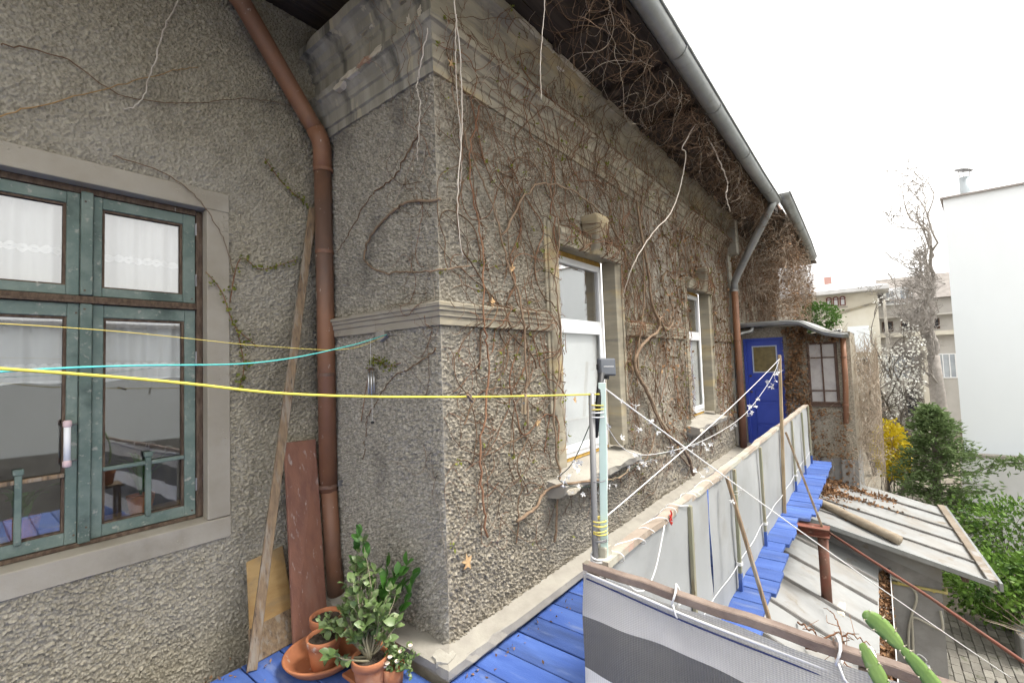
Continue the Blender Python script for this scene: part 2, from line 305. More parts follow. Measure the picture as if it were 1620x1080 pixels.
def rough_wall(name, o, ud, vd, nd_, ul, vl, step, m, parent, amp=.006, lam=.03, holes=(), seed=1):
    nu = int(round(ul/step))+1; nv = int(round(vl/step))+1
    h = bumps(nu, nv, step, lam*1.15, seed) + .75*bumps(nu, nv, step, lam*.72, seed+9) + .35*bumps(nu, nv, step, lam*2.4, seed+11)
    h = (np.minimum(np.exp(h*.62), 3.2) - 1.1)*amp*.9 + .35*amp*bumps(nu, nv, step, .35, seed+5)
    e = np.ones((nu, nv)); 
    for q in range(3): e[q, :] *= q/3; e[-1-q, :] *= q/3; e[:, q] *= q/3; e[:, -1-q] *= q/3
    h = h*e; U = np.linspace(0, ul, nu)[:, None]; W = np.linspace(0, vl, nv)[None, :]
    V = (np.array(o)[None, None] + U[..., None]*np.array(ud) + W[..., None]*np.array(vd) + h[..., None]*np.array(nd_)).reshape(-1, 3)
    i = np.arange(nu-1)[:, None]*nv; j = np.arange(nv-1)[None, :]
    Q = np.stack([i+j, i+nv+j, i+nv+j+1, i+j+1], -1)
    uc = (np.arange(nu-1)+.5)*ul/(nu-1); vc = (np.arange(nv-1)+.5)*vl/(nv-1); keep = np.ones((nu-1, nv-1), bool)
    for (u0, u1, v0, v1) in holes: keep &= ~(((uc > u0) & (uc < u1))[:, None] & ((vc > v0) & (vc < v1))[None, :])
    return fast(name, V, Q[keep], m, parent, smooth=True)
# ================================================================== HOUSE
WY, LY, CX = 1.93, 3.20, 1.766          # long wall plane, recessed wall plane, projecting corner
GZ = -2.6                                # yard level
house = thing('house', 'old grey roughcast house with moulded cornice, bare creeper and dark eaves', 'house')
OPEN = [(3.02, 4.02), (6.17, 7.17)]; OZ0, OZ1 = .82, 2.58
rough_wall('wall', (.1, LY, -.35), (1,0,0), (0,0,1), (0,-1,0), CX-.1, 4.65, .0052, STUCCO_L, house, amp=.0078, lam=.0165, holes=[(-1, .955, 1.07, 3.09)], seed=3)
rough_wall('wall', (-3, LY, -.35), (1,0,0), (0,0,1), (0,-1,0), 3.1, 4.65, .03, STUCCO_L, house, amp=.006, lam=.07, holes=[(2.86, 4, 1.07, 3.09)], seed=4)
rough_wall('wall', (CX, WY, -.35), (0,1,0), (0,0,1), (-1,0,0), LY-WY, 3.78, .0052, STUCCO_S, house, amp=.0095, lam=.0165, seed=5)
rough_wall('wall', (CX, WY, -.1), (1,0,0), (0,0,1), (0,-1,0), 3.0, 3.53, .0058, STUCCO_F, house, amp=.0085, lam=.0175, holes=[(2.96-CX, 4.08-CX, .88, 2.74)], seed=6)
rough_wall('wall', (CX+3.0, WY, -.1), (1,0,0), (0,0,1), (0,-1,0), 4.3, 3.53, .014, STUCCO_F, house, amp=.009, lam=.040, holes=[(6.11-CX-3, 7.23-CX-3, .88, 2.74)], seed=7)
# upper walls behind the cornice and the far wing
MB().box((CX+.003, WY+.003, 3.40), (9.06, WY+.25, 4.06)).box((CX+.003, WY+.004, 3.40), (CX+.25, LY, 4.30)).build('wall', PLASTER_S, house)
b = MB().box((9.06, WY, -2.6), (14.2, WY+.3, 4.1)).build('wall', STUCCO_F, house)
MB().box((CX+.01, WY+.02, -2.6), (9.06, WY+.25, -.10)).box((CX+.01, WY+.25, -2.6), (CX+.2, LY, -.35)).build('foundation_wall', CEMENT, house)
PROF = [(0,3.37),(.02,3.37),(.022,3.43),(.036,3.436),(.038,3.52),(.052,3.53),(.062,3.56),(.092,3.598),(.11,3.605),(.112,3.645),(.052,3.67),(.05,3.80),(.066,3.812),(.068,3.85),(.092,3.87),(.105,3.925),(.14,3.955),(.17,3.962),(.172,4.03),(0,4.03)]
def cornice_out(z):
    zs = [p[1] for p in PROF[1:-1]]; os_ = [p[0] for p in PROF[1:-1]]
    return float(np.interp(z, zs, os_, left=0, right=.172)) if z > 3.365 else 0.0
def ragged_sweep(name, prof, p0, p1, outv, mt, parent, n, jit, m0=0, m1=0, seed=0, hi=()):
    """moulding swept with small irregularities so its edges are not ruler-straight; hi: profile indices that chip more"""
    g = random.Random(seed); p0, p1 = Vector(p0), Vector(p1); L = (p1-p0).length; d = (p1-p0)/L; o = Vector(outv); k = len(prof); V = []
    ch = [0.0]*k
    for i in range(n+1):
        t = L*i/n
        for j, (a, z) in enumerate(prof):
            e = g.uniform(-jit, jit)
            if j in hi:
                if g.random() < .12: ch[j] = g.uniform(0, .02)
                else: ch[j] *= .6
                e -= ch[j]
            s = t - (a*m0*(1-i/n)) + (a*m1*(i/n)) if True else t
            if a == 0: e = 0
            V.append(p0 + d*s + o*(a+e) + Vector((0,0,z+g.uniform(-jit, jit)*.6)))
    F = [(i*k+j, i*k+(j+1)%k, (i+1)*k+(j+1)%k, (i+1)*k+j) for i in range(n) for j in range(k)] + [tuple(range(k-1,-1,-1)), tuple(n*k+j for j in range(k))]
    return MB().add(V, F).build(name, mt, parent)
ragged_sweep('cornice', PROF, (CX, WY, 0), (8.42, WY, 0), (0,-1,0), PLASTER, house, 90, .0025, m0=1, seed=1, hi=(8,9,17,18))
ragged_sweep('cornice', PROF, (CX, WY, 0), (CX, LY+.02, 0), (-1,0,0), PLASTER_S, house, 24, .003, m0=1, seed=2, hi=(8,9,17,18))
SC = [(0,1.885),(.030,1.885),(.031,1.93),(.042,1.935),(.043,1.962),(.054,1.967),(.055,1.985),(.064,1.99),(.065,2.008),(.004,2.028),(0,2.028)]
ragged_sweep('string_course', SC, (CX, WY, 0), (2.868, WY, 0), (0,-1,0), PLASTER, house, 16, .0018, m0=1, seed=3, hi=(7,8))
ragged_sweep('string_course', SC, (CX, WY, 0), (CX, 3.12, 0), (-1,0,0), SURR, house, 18, .0018, m0=1, seed=4, hi=(7,8))
ragged_sweep('string_course', SC, (4.212, WY, 0), (5.988, WY, 0), (0,-1,0), PLASTER, house, 24, .0018, seed=5, hi=(7,8))
ragged_sweep('string_course', SC, (7.352, WY, 0), (8.42, WY, 0), (0,-1,0), PLASTER, house, 16, .0018, seed=6, hi=(7,8))
# plinth ledge (weathered concrete kerb at the wall foot) and the rough plinth under it
LP = [(0,.118),(.118,.098),(.136,.092),(.139,.045),(.112,.040),(.108,.012),(.088,.008),(.084,-.14),(0,-.14)]
ragged_sweep('plinth_ledge', LP, (CX, WY, 0), (8.95, WY, 0), (0,-1,0), LEDGE, house, 120, .0022, m0=1, seed=7, hi=(2,3,4))
ragged_sweep('plinth_ledge', LP, (CX, WY, 0), (CX, 3.10, 0), (-1,0,0), LEDGE, house, 22, .0022, m0=1, seed=8, hi=(2,3))
def chips(pts, mt, name='broken_plaster', parent=house, seed=0):
    """flat broken patch of plaster lying on a moulding: ring of (x,y,z) outline points with thickness vector"""
    pass
def patch(name, c, u, v, n, ru, rv, mt, seed, thick=.012, k=14):
    g = random.Random(seed); c, u, v, n = map(Vector, (c, u, v, n)); V = [c + n*thick]
    for i in range(k):
        a = 2*math.pi*i/k; s = g.uniform(.55, 1.1); V.append(c + u*math.cos(a)*ru*s + v*math.sin(a)*rv*s + n*thick*g.uniform(.5, .9))
    for i in range(k): V.append(V[1+i] - n*(thick+.03))
    F = [(0, 1+i, 1+(i+1)%k) for i in range(k)] + [(1+i, 1+k+i, 1+k+(i+1)%k, 1+(i+1)%k) for i in range(k)]
    return MB().add(V, F).build(name, mt, house)
# broken cornice edges that show white plaster and brick
for i, (x, l) in enumerate([(2.55,.16),(2.78,.15),(3.02,.17),(3.28,.14)]):
    patch('broken_plaster', (x, WY-.172, 4.0), (1,0,0), (0,0,1), (0,-1,0), l, .032, FRESH, i, .004)
patch('broken_plaster', (2.98, WY-.135, 3.945), (1,0,.0), (0,-.6,.5), (0,-.6,-.5), .06, .02, FRESH, 7, .004)
for i, (y, l, z, m_) in enumerate([(2.62,.13,3.62,FRESH),(2.45,.12,3.63,BRICKY),(2.33,.07,3.635,FRESH),(2.76,.07,3.60,FRESH)]):
    patch('broken_plaster', (CX-.108, y, z), (0,1,0), (.15,0,1), (-1,0,.1), l, .028, m_, 20+i, .008)
for i, (y, z, a, c) in enumerate([(2.08,3.73,.025,.05),(2.1,3.86,.03,.02),(2.42,3.87,.03,.016),(2.5,3.86,.04,.014),(1.98,3.74,.02,.045),(2.7,3.86,.05,.012)]):
    patch('broken_plaster', (CX-.052-(.03 if z>3.8 else 0), y, z), (0,1,0), (0,0,1), (-1,0,0), a, c, PLASTER if i%2 else FRESH, 40+i, .003)
patch('broken_plaster', (CX-.07, 1.89, .107), (1,.4,0), (-.4,1,0), (0,0,1), .10, .06, CHIP, 60, .003)
patch('broken_plaster', (CX+.02, 1.83, .092), (1,0,0), (0,1,0), (0,0,1), .16, .04, CHIP, 61, .003)
patch('broken_plaster', (CX-.02, 2.45, 1.86), (0,1,0), (0,0,1), (-1,0,0), .06, .045, LEDGE, 62, .022)
# pilaster with the soot streak beside the far downpipe
MB().box((8.42, WY-.05, .13), (8.62, WY+.02, 3.40)).box((8.42, WY-.19, 3.40), (8.62, WY+.02, 4.03)).build('pilaster', PLASTER_S, house, bevel=.006)
# eaves: dark boards, rafters, roof
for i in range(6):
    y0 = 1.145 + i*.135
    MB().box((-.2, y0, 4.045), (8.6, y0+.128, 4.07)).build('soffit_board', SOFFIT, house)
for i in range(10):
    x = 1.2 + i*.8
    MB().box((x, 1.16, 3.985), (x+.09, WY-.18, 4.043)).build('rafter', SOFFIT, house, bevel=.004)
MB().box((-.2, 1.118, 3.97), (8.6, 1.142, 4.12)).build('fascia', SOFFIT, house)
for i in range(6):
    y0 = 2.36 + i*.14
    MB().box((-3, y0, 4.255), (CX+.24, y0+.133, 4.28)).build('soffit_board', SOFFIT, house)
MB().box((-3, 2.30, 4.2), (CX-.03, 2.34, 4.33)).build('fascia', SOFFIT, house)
b = MB(); b.add([(-.3,1.10,4.13),(14.3,1.10,4.13),(14.3,6,7.0),(-.3,6,7.0),(-.3,1.10,4.08),(14.3,1.10,4.08),(14.3,6,6.9),(-.3,6,6.9)], [(0,1,2,3),(7,6,5,4),(0,4,5,1),(3,2,6,7),(1,5,6,2),(0,3,7,4)])
b.build('roof', TILE, house)
b = MB(); b.add([(-3.2,2.26,4.34),(-.32,2.26,4.34),(-.32,6,6.5),(-3.2,6,6.5),(-3.2,2.26,4.30),(-.32,2.26,4.30),(-.32,6,6.45),(-3.2,6,6.45)], [(0,1,2,3),(7,6,5,4),(0,4,5,1),(3,2,6,7),(1,5,6,2),(0,3,7,4)])
b.build('roof', TILE, house)
MB().box((8.62, 1.05, 4.0), (14.3, WY, 4.04)).build('soffit_board', SOFFIT, house)

# ---- green casement window in the recessed wall
b = MB()
Z0, Z1, X0, X1 = .775, 2.68, -.07, 1.0
b.box((-.20, LY-.014, Z1), (1.125, LY+.16, 2.80)); b.box((X1, LY-.0135, Z0), (1.1245, LY+.16, Z1)); b.box((-.1995, LY-.0135, Z0), (X0, LY+.16, Z1))
b.add([(-.20,LY-.016,.645),(1.126,LY-.016,.645),(1.126,LY-.016,Z0-.006),(-.20,LY-.016,Z0-.006),(-.20,LY+.16,.645),(1.126,LY+.16,.645),(1.126,LY+.16,Z0+.02),(-.20,LY+.16,Z0+.02)], [(0,1,2,3),(4,7,6,5),(3,2,6,7),(0,4,5,1),(1,5,6,2),(0,3,7,4)])
b.build('window_surround', SURR, house, bevel=.004)
FY = LY+.075
b = MB(); b.box((.966, FY-.012, .79), (.999, FY+.10, 2.668)).box((-.069, FY-.012, .79), (-.037, FY+.10, 2.668)).box((-.036, FY-.010, 2.645), (.965, FY+.10, 2.679)).box((-.036, FY-.008, 2.052), (.965, FY+.06, 2.092)).box((-.036, FY-.006, .785), (.965, FY+.06, .806))
win = b.build('window', DARKWOOD, house, bevel=.003); win['label'] = 'weathered green double casement window with top lights'
def sash(x0, x1, z0, z1, wl, wr, wt, wb, name='sash'):
    y0, y1 = FY+.002, FY+.045
    b = MB(); b.box((x0, y0, z0), (x0+wl, y1, z1)).box((x1-wr, y0, z0), (x1, y1, z1)).box((x0+wl, y0+.0015, z1-wt), (x1-wr, y1, z1-.001)).box((x0+wl, y0+.0015, z0+.001), (x1-wr, y1, z0+wb))
    b.build(name, GREEN, win, bevel=.003)
    b = MB()   # dark putty bead round the glass
    for a, c in (((x0+wl, z0+wb), (x0+wl+.012, z1-wt)), ((x1-wr-.012, z0+wb), (x1-wr, z1-wt)), ((x0+wl+.012, z1-wt-.012), (x1-wr-.012, z1-wt)), ((x0+wl+.012, z0+wb), (x1-wr-.012, z0+wb+.008))):
        b.box((a[0], y0+.012, a[1]), (c[0], y1-.004, c[1]))
    b.build('putty_bead', DARKWOOD, win)
    MB().box((x0+wl, y1-.014, z0+wb), (x1-wr, y1-.010, z1-wt)).build('pane', GLASS, win)
sash(.489, .963, 2.094, 2.644, .038, .064, .062, .05); sash(-.034, .437, 2.094, 2.644, .064, .052, .062, .05)
sash(.489, .963, .808, 2.050, .046, .056, .070, .062); sash(-.034, .437, .808, 2.050, .056, .046, .070, .062)
MB().box((.4385, FY-.018, 2.096), (.4875, FY+.01, 2.655)).build('mullion', GREEN, win, bevel=.004)
MB().box((.4385, FY-.018, .802), (.4875, FY+.01, 2.049)).build('mullion', GREEN, win, bevel=.004)
MB().box((-.036, FY-.022, 2.052), (.966, FY-.0085, 2.066)).build('drip_bar', DARKWOOD, win, bevel=.002)
for xa, xb, xm in ((.537, .905, .732), (.024, .389, .228)):
    MB().box((xa, FY-.002, 1.150), (xb, FY+.024, 1.172)).build('glazing_bar', WOOD_OLD if xa < .1 else GREEN, win, bevel=.004)
    b = MB().box((xm-.013, FY-.010, .862), (xm+.013, FY+.020, 1.195)); b.box((xm-.019, FY-.012, 1.195), (xm+.019, FY+.022, 1.222))
    b.build('glazing_bar', GREEN, win, bevel=.003)
for z in (.95, 1.72, 2.2, 2.52):
    MB().tube([(.966, FY-.004, z), (.966, FY-.004, z+.075)], .007, 8).build('hinge', GREYM, win)
for (x, z) in ((.455, 2.12),(.455, 2.60),(.455, 2.02),(.47,.88),(.945,.835),(.945,2.12),(.425,.85),(.425,2.0)):
    MB().tube([(x, FY-.020 if .43<x<.49 else FY-.001, z), (x, FY+.004, z)], .005, 8).build('screw', DARKWOOD, win)
# room behind it
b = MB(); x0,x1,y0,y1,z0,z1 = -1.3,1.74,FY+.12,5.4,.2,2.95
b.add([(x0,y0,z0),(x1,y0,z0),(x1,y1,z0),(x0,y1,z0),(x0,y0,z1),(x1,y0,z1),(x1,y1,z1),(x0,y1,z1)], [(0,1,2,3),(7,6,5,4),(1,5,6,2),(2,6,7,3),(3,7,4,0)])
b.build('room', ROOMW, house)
MB().box((-.2, FY+.10, .60), (1.2, FY+.34, .84)).build('window_board', WOOD_PLY, house)

# ---- the two white plastic windows in the long wall
def plaster_window(xa, xb, far):
    b = MB()
    # jamb mouldings: inner flat band + outer fillet
    for s, x in ((-1, xa), (1, xb)):
        o = lambda d: x + s*d
        lo_, hi_ = sorted((o(-.002), o(.11))); b.box((lo_, WY-.022, .84), (hi_, WY+.12, 2.60))
        lo_, hi_ = sorted((o(.111), o(.150))); b.box((lo_, WY-.032, 1.25), (hi_, WY+.03, 2.74))
        lo_, hi_ = sorted((o(.151), o(.185))); b.box((lo_, WY-.018, 1.25), (hi_, WY+.03, 2.75))
    b.box((xa-.11, WY-.022, 2.601), (xb+.11, WY+.12, 2.75))
    b.build('window_surround', PLASTER, house, bevel=.004)
    HP = [(0,2.575),(.045,2.575),(.05,2.60),(.056,2.605),(.058,2.635),(.072,2.655),(.074,2.685),(.015,2.715),(0,2.72)]
    ragged_sweep('hood_moulding', HP, (xa-.06, WY-.022, 0), (xb+.06, WY-.022, 0), (0,-1,0), PLASTER, house, 12, .002, seed=int(xa*10), hi=(5,6))
    xm = (xa+xb)/2; V = []
    for (z, hw, o0) in ((2.56,.062,.10),(2.62,.07,.125),(2.74,.085,.15),(2.86,.105,.175),(2.90,.11,.16)):
        V += [(xm-hw, WY-.01, z), (xm-hw, WY-o0, z), (xm-hw*.55, WY-o0-.018, z), (xm+hw*.55, WY-o0-.018, z), (xm+hw, WY-o0, z), (xm+hw, WY-.01, z)]
    F = [(i*6+j, i*6+(j+1)%6, (i+1)*6+(j+1)%6, (i+1)*6+j) for i in range(4) for j in range(6)] + [(5,4,3,2,1,0), tuple(range(24,30))]
    MB().add(V, F).build('keystone', PLASTER, house, bevel=.008)
    # broken concrete sill
    g = random.Random(int(xa*7)); n = 14; V = []; sx0, sx1 = xa-.26, xb+.14
    for i in range(n+1):
        x = sx0 + (sx1-sx0)*i/n; fy = WY-.155+g.uniform(-.012, .014); c = g.uniform(-.012, .012)
        V += [(x, WY+.14, .805), (x, WY-.06, .775+c*.3), (x, fy, .752+c), (x, fy+g.uniform(0,.02), .70), (x, fy+.05+g.uniform(0,.02), .672), (x, WY+.02, .66)]
    F = [(i*6+j, i*6+(j+1)%6, (i+1)*6+(j+1)%6, (i+1)*6+j) for i in range(n) for j in range(6)] + [(5,4,3,2,1,0), tuple(n*6+j for j in range(6))]
    MB().add(V, F).build('sill', LEDGE, house)
    patch('broken_plaster', (sx0+.12, WY-.16, .71), (1,0,0), (0,0,1), (0,-1,0), .10, .028, FRESH, int(xa), .004)
    fy = WY+.118; z0, z1, zt = .842, 2.560, 1.945
    b = MB().box((xa+.0, fy+.012, z0-.03), (xb, fy+.06, z0-.001)).box((xa, fy+.012, z1+.001), (xb, fy+.06, z1+.045)).box((xb-.022, fy+.012, z0), (xb, fy+.06, z1)).box((xa, fy+.012, z0), (xa+.022, fy+.06, z1))
    b.build('mounting_foam', FOAM, house)
    x0, x1 = xa+.023, xb-.023; fwid = .058
    b = MB().box((x0, fy, z0), (x0+fwid, fy+.065, z1)).box((x1-fwid, fy, z0), (x1, fy+.065, z1)).box((x0+fwid, fy+.001, z1-fwid), (x1-fwid, fy+.065, z1-.001)).box((x0+fwid, fy+.001, z0+.001), (x1-fwid, fy+.065, z0+fwid)).box((x0+fwid, fy+.001, zt), (x1-fwid, fy+.065, zt+.075))
    wn = b.build('window', WHITE_P, house, bevel=.004); wn['label'] = 'new white plastic window with fixed top light'
    # lower opening sash
    a0, a1, c0, c1 = x0+fwid-.012, x1-fwid+.012, z0+fwid-.012, zt+.012; k = .062
    b = MB().box((a0, fy-.016, c0), (a0+k, fy-.001, c1)).box((a1-k, fy-.016, c0), (a1, fy-.001, c1)).box((a0+k, fy-.0155, c1-k), (a1-k, fy-.001, c1-.001)).box((a0+k, fy-.0155, c0+.001), (a1-k, fy-.001, c0+k))
    b.build('sash', WHITE_P, wn, bevel=.003)
    MB().box((a0+k, fy-.008, c0+k), (a1-k, fy-.004, c1-k)).build('pane', GLASS_S, wn)
    MB().box((x0+fwid, fy+.022, zt+.075), (x1-fwid, fy+.027, z1-fwid)).build('pane', GLASS_D, wn)
    MB().box((a0+k-.01, fy+.030, c0+.05), (a1-k+.01, fy+.034, c1-.05)).build('insect_screen', MATS['screen'], wn)
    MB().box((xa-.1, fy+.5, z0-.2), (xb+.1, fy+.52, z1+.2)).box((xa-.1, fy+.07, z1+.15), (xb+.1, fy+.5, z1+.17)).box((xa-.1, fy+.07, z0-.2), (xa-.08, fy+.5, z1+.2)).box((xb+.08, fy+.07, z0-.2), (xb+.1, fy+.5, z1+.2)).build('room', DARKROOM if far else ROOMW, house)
    MB().tube([(x1-.03, fy-.006, 1.60),(x1-.03, fy-.006, 1.68)], .008, 8).build('hinge', WHITE_P, wn)
    MB().tube([(x1-.03, fy-.006, 1.02),(x1-.03, fy-.006, 1.10)], .008, 8).build('hinge', WHITE_P, wn)
mat('screen', (.70,.70,.695), (.75,.75,.745), 3, rough=.7, c3=(.62,.62,.62), s3=1.2)
plaster_window(*OPEN[0], False); plaster_window(*OPEN[1], True)

# ---- gutters and downpipes
def half_gutter(name, pts, r, mt, label, straps=True, close=True):
    """half-round channel along pts (lip outward = -Y side), with rolled lip, end cap and straps"""
    t = thing(name, label, 'gutter'); P = [Vector(p) for p in pts]; n = 9; V = []
    for i, p in enumerate(P):
        d = (P[min(i+1, len(P)-1)] - P[max(i-1, 0)]).normalized(); o = d.cross(Vector((0,0,1))).normalized()
        for rr in (r, r-.004):
            for k in range(n+1):
                a = math.pi*k/n; V.append(p + o*math.cos(a)*rr - Vector((0,0,1))*math.sin(a)*rr)
    m = 2*(n+1); F = []
    for i in range(len(P)-1):
        for k in range(n):
            F.append((i*m+k, i*m+k+1, (i+1)*m+k+1, (i+1)*m+k)); q = n+1
            F.append((i*m+q+k+1, i*m+q+k, (i+1)*m+q+k, (i+1)*m+q+k+1))
    for e in (0, len(P)-1):
        F.append(tuple(e*m+k for k in range(n+1)))
    MB().add(V, F).build('channel', mt, t, smooth=True)
    lip = []
    for i, p in enumerate(P):
        d = (P[min(i+1, len(P)-1)] - P[max(i-1, 0)]).normalized(); o = d.cross(Vector((0,0,1))).normalized(); lip.append(p + o*(r+.006))
    MB().tube(lip, .010, 8).build('rolled_lip', mt, t, smooth=True)
    if straps:
        L = 0
        for i in range(len(P)-1):
            seg = P[i+1]-P[i]
            k = int(seg.length/.8)
            for j in range(k):
                c = P[i] + seg*((j+.5)/k); d = seg.normalized(); o = d.cross(Vector((0,0,1))).normalized()
                pth = [c + o*math.cos(a)*(r+.004) - Vector((0,0,1))*math.sin(a)*(r+.004) for a in [math.pi*q/10 for q in range(11)]]
                b = MB()
                for q in range(10): b.bar(pth[q], pth[q+1], .022, .004, upv=(pth[q]-c).normalized())
                b.build('strap', mt, t)
    return t
half_gutter('rain_gutter', [(-.2,1.06,4.055),(1.5,1.06,4.05),(3,1.06,4.04),(5,1.062,4.015),(6.5,1.06,3.99),(7.8,1.045,3.965)], .078, GUTTER, 'long grey zinc rain gutter under the eaves along the creeper wall')
half_gutter('rain_gutter', [(7.74,.93,4.04),(9.5,.96,4.03),(11.4,1.0,4.02),(13.3,1.06,4.0)], .085, GUTTER, 'shorter zinc gutter stepped out at the far overgrown end of the eaves')
dp = thing('downpipe', 'brown painted downpipe with an elbow in the inner corner of the house', 'downpipe')
MB().tube([(.95,3.095,4.26),(1.18,3.095,4.06),(1.60,3.075,3.46),(1.66,3.068,3.375)], .060, 18).build('upper_pipe', PIPE_BR, dp, smooth=True)
MB().tube([(1.645,3.07,3.40),(1.68,3.065,3.33),(1.694,3.063,3.27),(1.694,3.063,3.10)], .0645, 18).build('elbow', PIPE_BR, dp, smooth=True)
MB().tube([(1.694,3.062,3.18),(1.698,3.06,2.0),(1.70,3.06,.80)], .0605, 18).build('lower_pipe', PIPE_BR, dp, smooth=True)
MB().tube([(1.70,3.058,.86),(1.708,3.03,.4),(1.715,3.0,.06)], .055, 18).build('shoe', PIPE_BR, dp, smooth=True)
for z, r_ in ((3.10,.069),(2.50,.0645),(1.62,.0645),(.84,.066)):
    MB().tube([(1.698,3.06,z-.012),(1.698,3.06,z+.012)], r_, 18).build('collar', PIPE_BR, dp, smooth=False)
MB().box((1.735, 2.985, .835), (1.772, 3.0, .875)).build('bracket', GREYM, dp)
dp = thing('downpipe', 'zinc and rusty brown downpipe between the far white window and blue door', 'downpipe')
MB().tube([(7.66,1.05,3.93),(7.70,1.10,3.84),(8.30,1.72,3.02),(8.40,1.80,2.90),(8.41,1.81,2.78)], .058, 14).build('zinc_pipe', GUTTER, dp, smooth=True)
MB().tube([(8.41,1.81,2.80),(8.42,1.81,1.6),(8.42,1.81,.10)], .054, 14).build('rusty_pipe', PIPE_BR, dp, smooth=True)
for z in (2.76, 1.9, .9): MB().tube([(8.415,1.81,z-.015),(8.415,1.81,z+.015)], .064, 14).build('collar', GUTTER if z > 2.5 else PIPE_BR, dp)

# ================================================================== PORCH with the blue door
porch = thing('porch', 'small creeper covered porch with a blue door at the walkway end', 'porch')
PX = 9.0
b = MB()
b.box((PX, 1.845, -.05), (PX+.2, WY-.002, 2.12)); b.box((PX, 1.22, 1.945), (PX+.2, 1.8445, 2.121)); b.box((PX+.001, .885, -.05), (PX+.2, 1.2195, 2.122)); b.box((PX, .475, 1.815), (PX+.2, .8845, 1.98)); b.box((PX, .30, -.05), (PX+.2, .4745, 1.90)); b.box((PX, .4755, -.05), (PX+.2, .8845, .82))
b.build('wall', STUCCO_F, porch)
MB().box((PX+.2, .30, -.05), (11.4, .45, 1.98)).build('wall', STUCCO_F, porch)
MB().box((PX+.004, .302, -2.6), (11.3, WY-.004, -.0502)).build('foundation_wall', CEMENT, porch)
for y in (.36, .62, 1.02): MB().box((PX-.06, y, -2.6), (PX+.003, y+.16, -.06 if y < 1 else .9)).build('pier', CEMENT, porch, bevel=.01)
MB().box((PX+.2, .45, -.05), (11.4, 1.92, -.03)).box((11.3, .45, -.03), (11.4, 1.92, 2.0)).build('inner_room', DARKROOM, porch)
# door
dr = MB().box((PX+.03, 1.262, .03), (PX+.062, 1.80, 1.345)).box((PX+.03, 1.262, 1.345), (PX+.0615, 1.335, 1.90)).box((PX+.03, 1.705, 1.345), (PX+.0615, 1.80, 1.90)).box((PX+.03, 1.335, 1.80), (PX+.061, 1.705, 1.90)).build('door', BLUE_D, porch, bevel=.002)
dr['label'] = 'bright blue panelled door with an upper glass light'
for z0, z1 in ((.10,.40),(.44,.80),(.84,1.06),(1.10,1.27)):
    MB().box((PX+.018, 1.345, z0), (PX+.029, 1.70, z1)).build('panel', BLUE_D, dr, bevel=.006)
MB().box((PX+.04, 1.336, 1.346), (PX+.046, 1.704, 1.799)).build('pane', AMBER, dr)
b = MB().box((PX+.020, 1.325, 1.335), (PX+.0295, 1.345, 1.81)).box((PX+.020, 1.695, 1.335), (PX+.0295, 1.715, 1.81)).box((PX+.021, 1.345, 1.79), (PX+.0295, 1.695, 1.81)).box((PX+.021, 1.345, 1.335), (PX+.0295, 1.695, 1.355))
b.build('glazing_bead', mat('blue_white_bead', (.42,.47,.58), rough=.5), dr)
b = MB().box((PX-.012, 1.80, -.01), (PX+.06, 1.846, 1.944)).box((PX-.012, 1.219, -.01), (PX+.06, 1.262, 1.944)).box((PX-.011, 1.262, 1.90), (PX+.06, 1.80, 1.9435))
b.build('door_frame', BLUE_D, porch, bevel=.003)
for z in (1.0, 1.28):
    MB().tube([(PX-.03, 1.755, z), (PX+.03, 1.755, z)], .018, 10).build('knob', DARKWOOD, dr)
# casement window
cs = MB().box((PX-.035, .475, .815), (PX+.03, .515, 1.825)).box((PX-.035, .85, .815), (PX+.03, .888, 1.825)).box((PX-.034, .515, 1.785), (PX+.03, .85, 1.8245)).box((PX-.034, .515, .8155), (PX+.03, .85, .85)).build('window', CASE, porch, bevel=.004)
cs['label'] = 'brown wooden casement with six dusty panes'
MB().box((PX-.03, .672, .85), (PX+.012, .694, 1.785)).build('glazing_bar', CASE, cs)
for z in (1.02, 1.56): MB().box((PX-.029, .515, z), (PX+.012, .85, z+.02)).build('glazing_bar', CASE, cs)
for ya, yb in ((.515,.672),(.694,.85)):
    for za, zb in ((.85,1.02),(1.04,1.56),(1.58,1.785)): MB().box((PX-.012, ya, za), (PX-.006, yb, zb)).build('pane', FROST, cs)
MB().box((PX-.05, .46, .775), (PX+.0, .90, .814)).build('sill', CASE, porch)
# sagging lean-to roof with its gutter
edge = [(1.925,2.17),(1.7,2.182),(1.4,2.185),(1.1,2.18),(.93,2.16),(.84,2.11),(.74,2.045),(.62,1.98),(.5,1.945),(.40,1.925),(.30,1.92)]
V = []; 
for x, dz in ((8.66,0),(9.6,.03),(11.5,.06)):
    for y, z in edge: V += [(x, y, z+dz+.03), (x, y, z+dz)]
k = len(edge)*2; F = []
for i in range(2):
    for j in range(len(edge)-1):
        F.append((i*k+2*j, i*k+2*j+2, (i+1)*k+2*j+2, (i+1)*k+2*j)); F.append((i*k+2*j+1, (i+1)*k+2*j+1, (i+1)*k+2*j+3, i*k+2*j+3))
for i in (0, 2):
    for j in range(len(edge)-1): F.append((i*k+2*j, i*k+2*j+1, i*k+2*j+3, i*k+2*j+2))
MB().add(V, F).build('roof', ROOFM, porch)
half_gutter('rain_gutter', [(8.61,y,z-.0) for y, z in edge], .058, GUTTER, 'wavy sagging zinc gutter along the porch roof above the blue door', straps=False)
MB().tube([(8.60,1.60,2.12),(8.58,1.62,2.06),(8.50,1.78,2.02),(8.47,1.80,1.99)], .030, 10).build('gutter_spout', GUTTER, porch, smooth=True)
dp = thing('downpipe', 'short rusty downpipe beside the brown porch casement', 'downpipe')
MB().tube([(8.93,.385,1.86),(8.93,.388,1.2),(8.93,.42,.52)], .038, 12).build('pipe', PIPE_BR, dp, smooth=True)
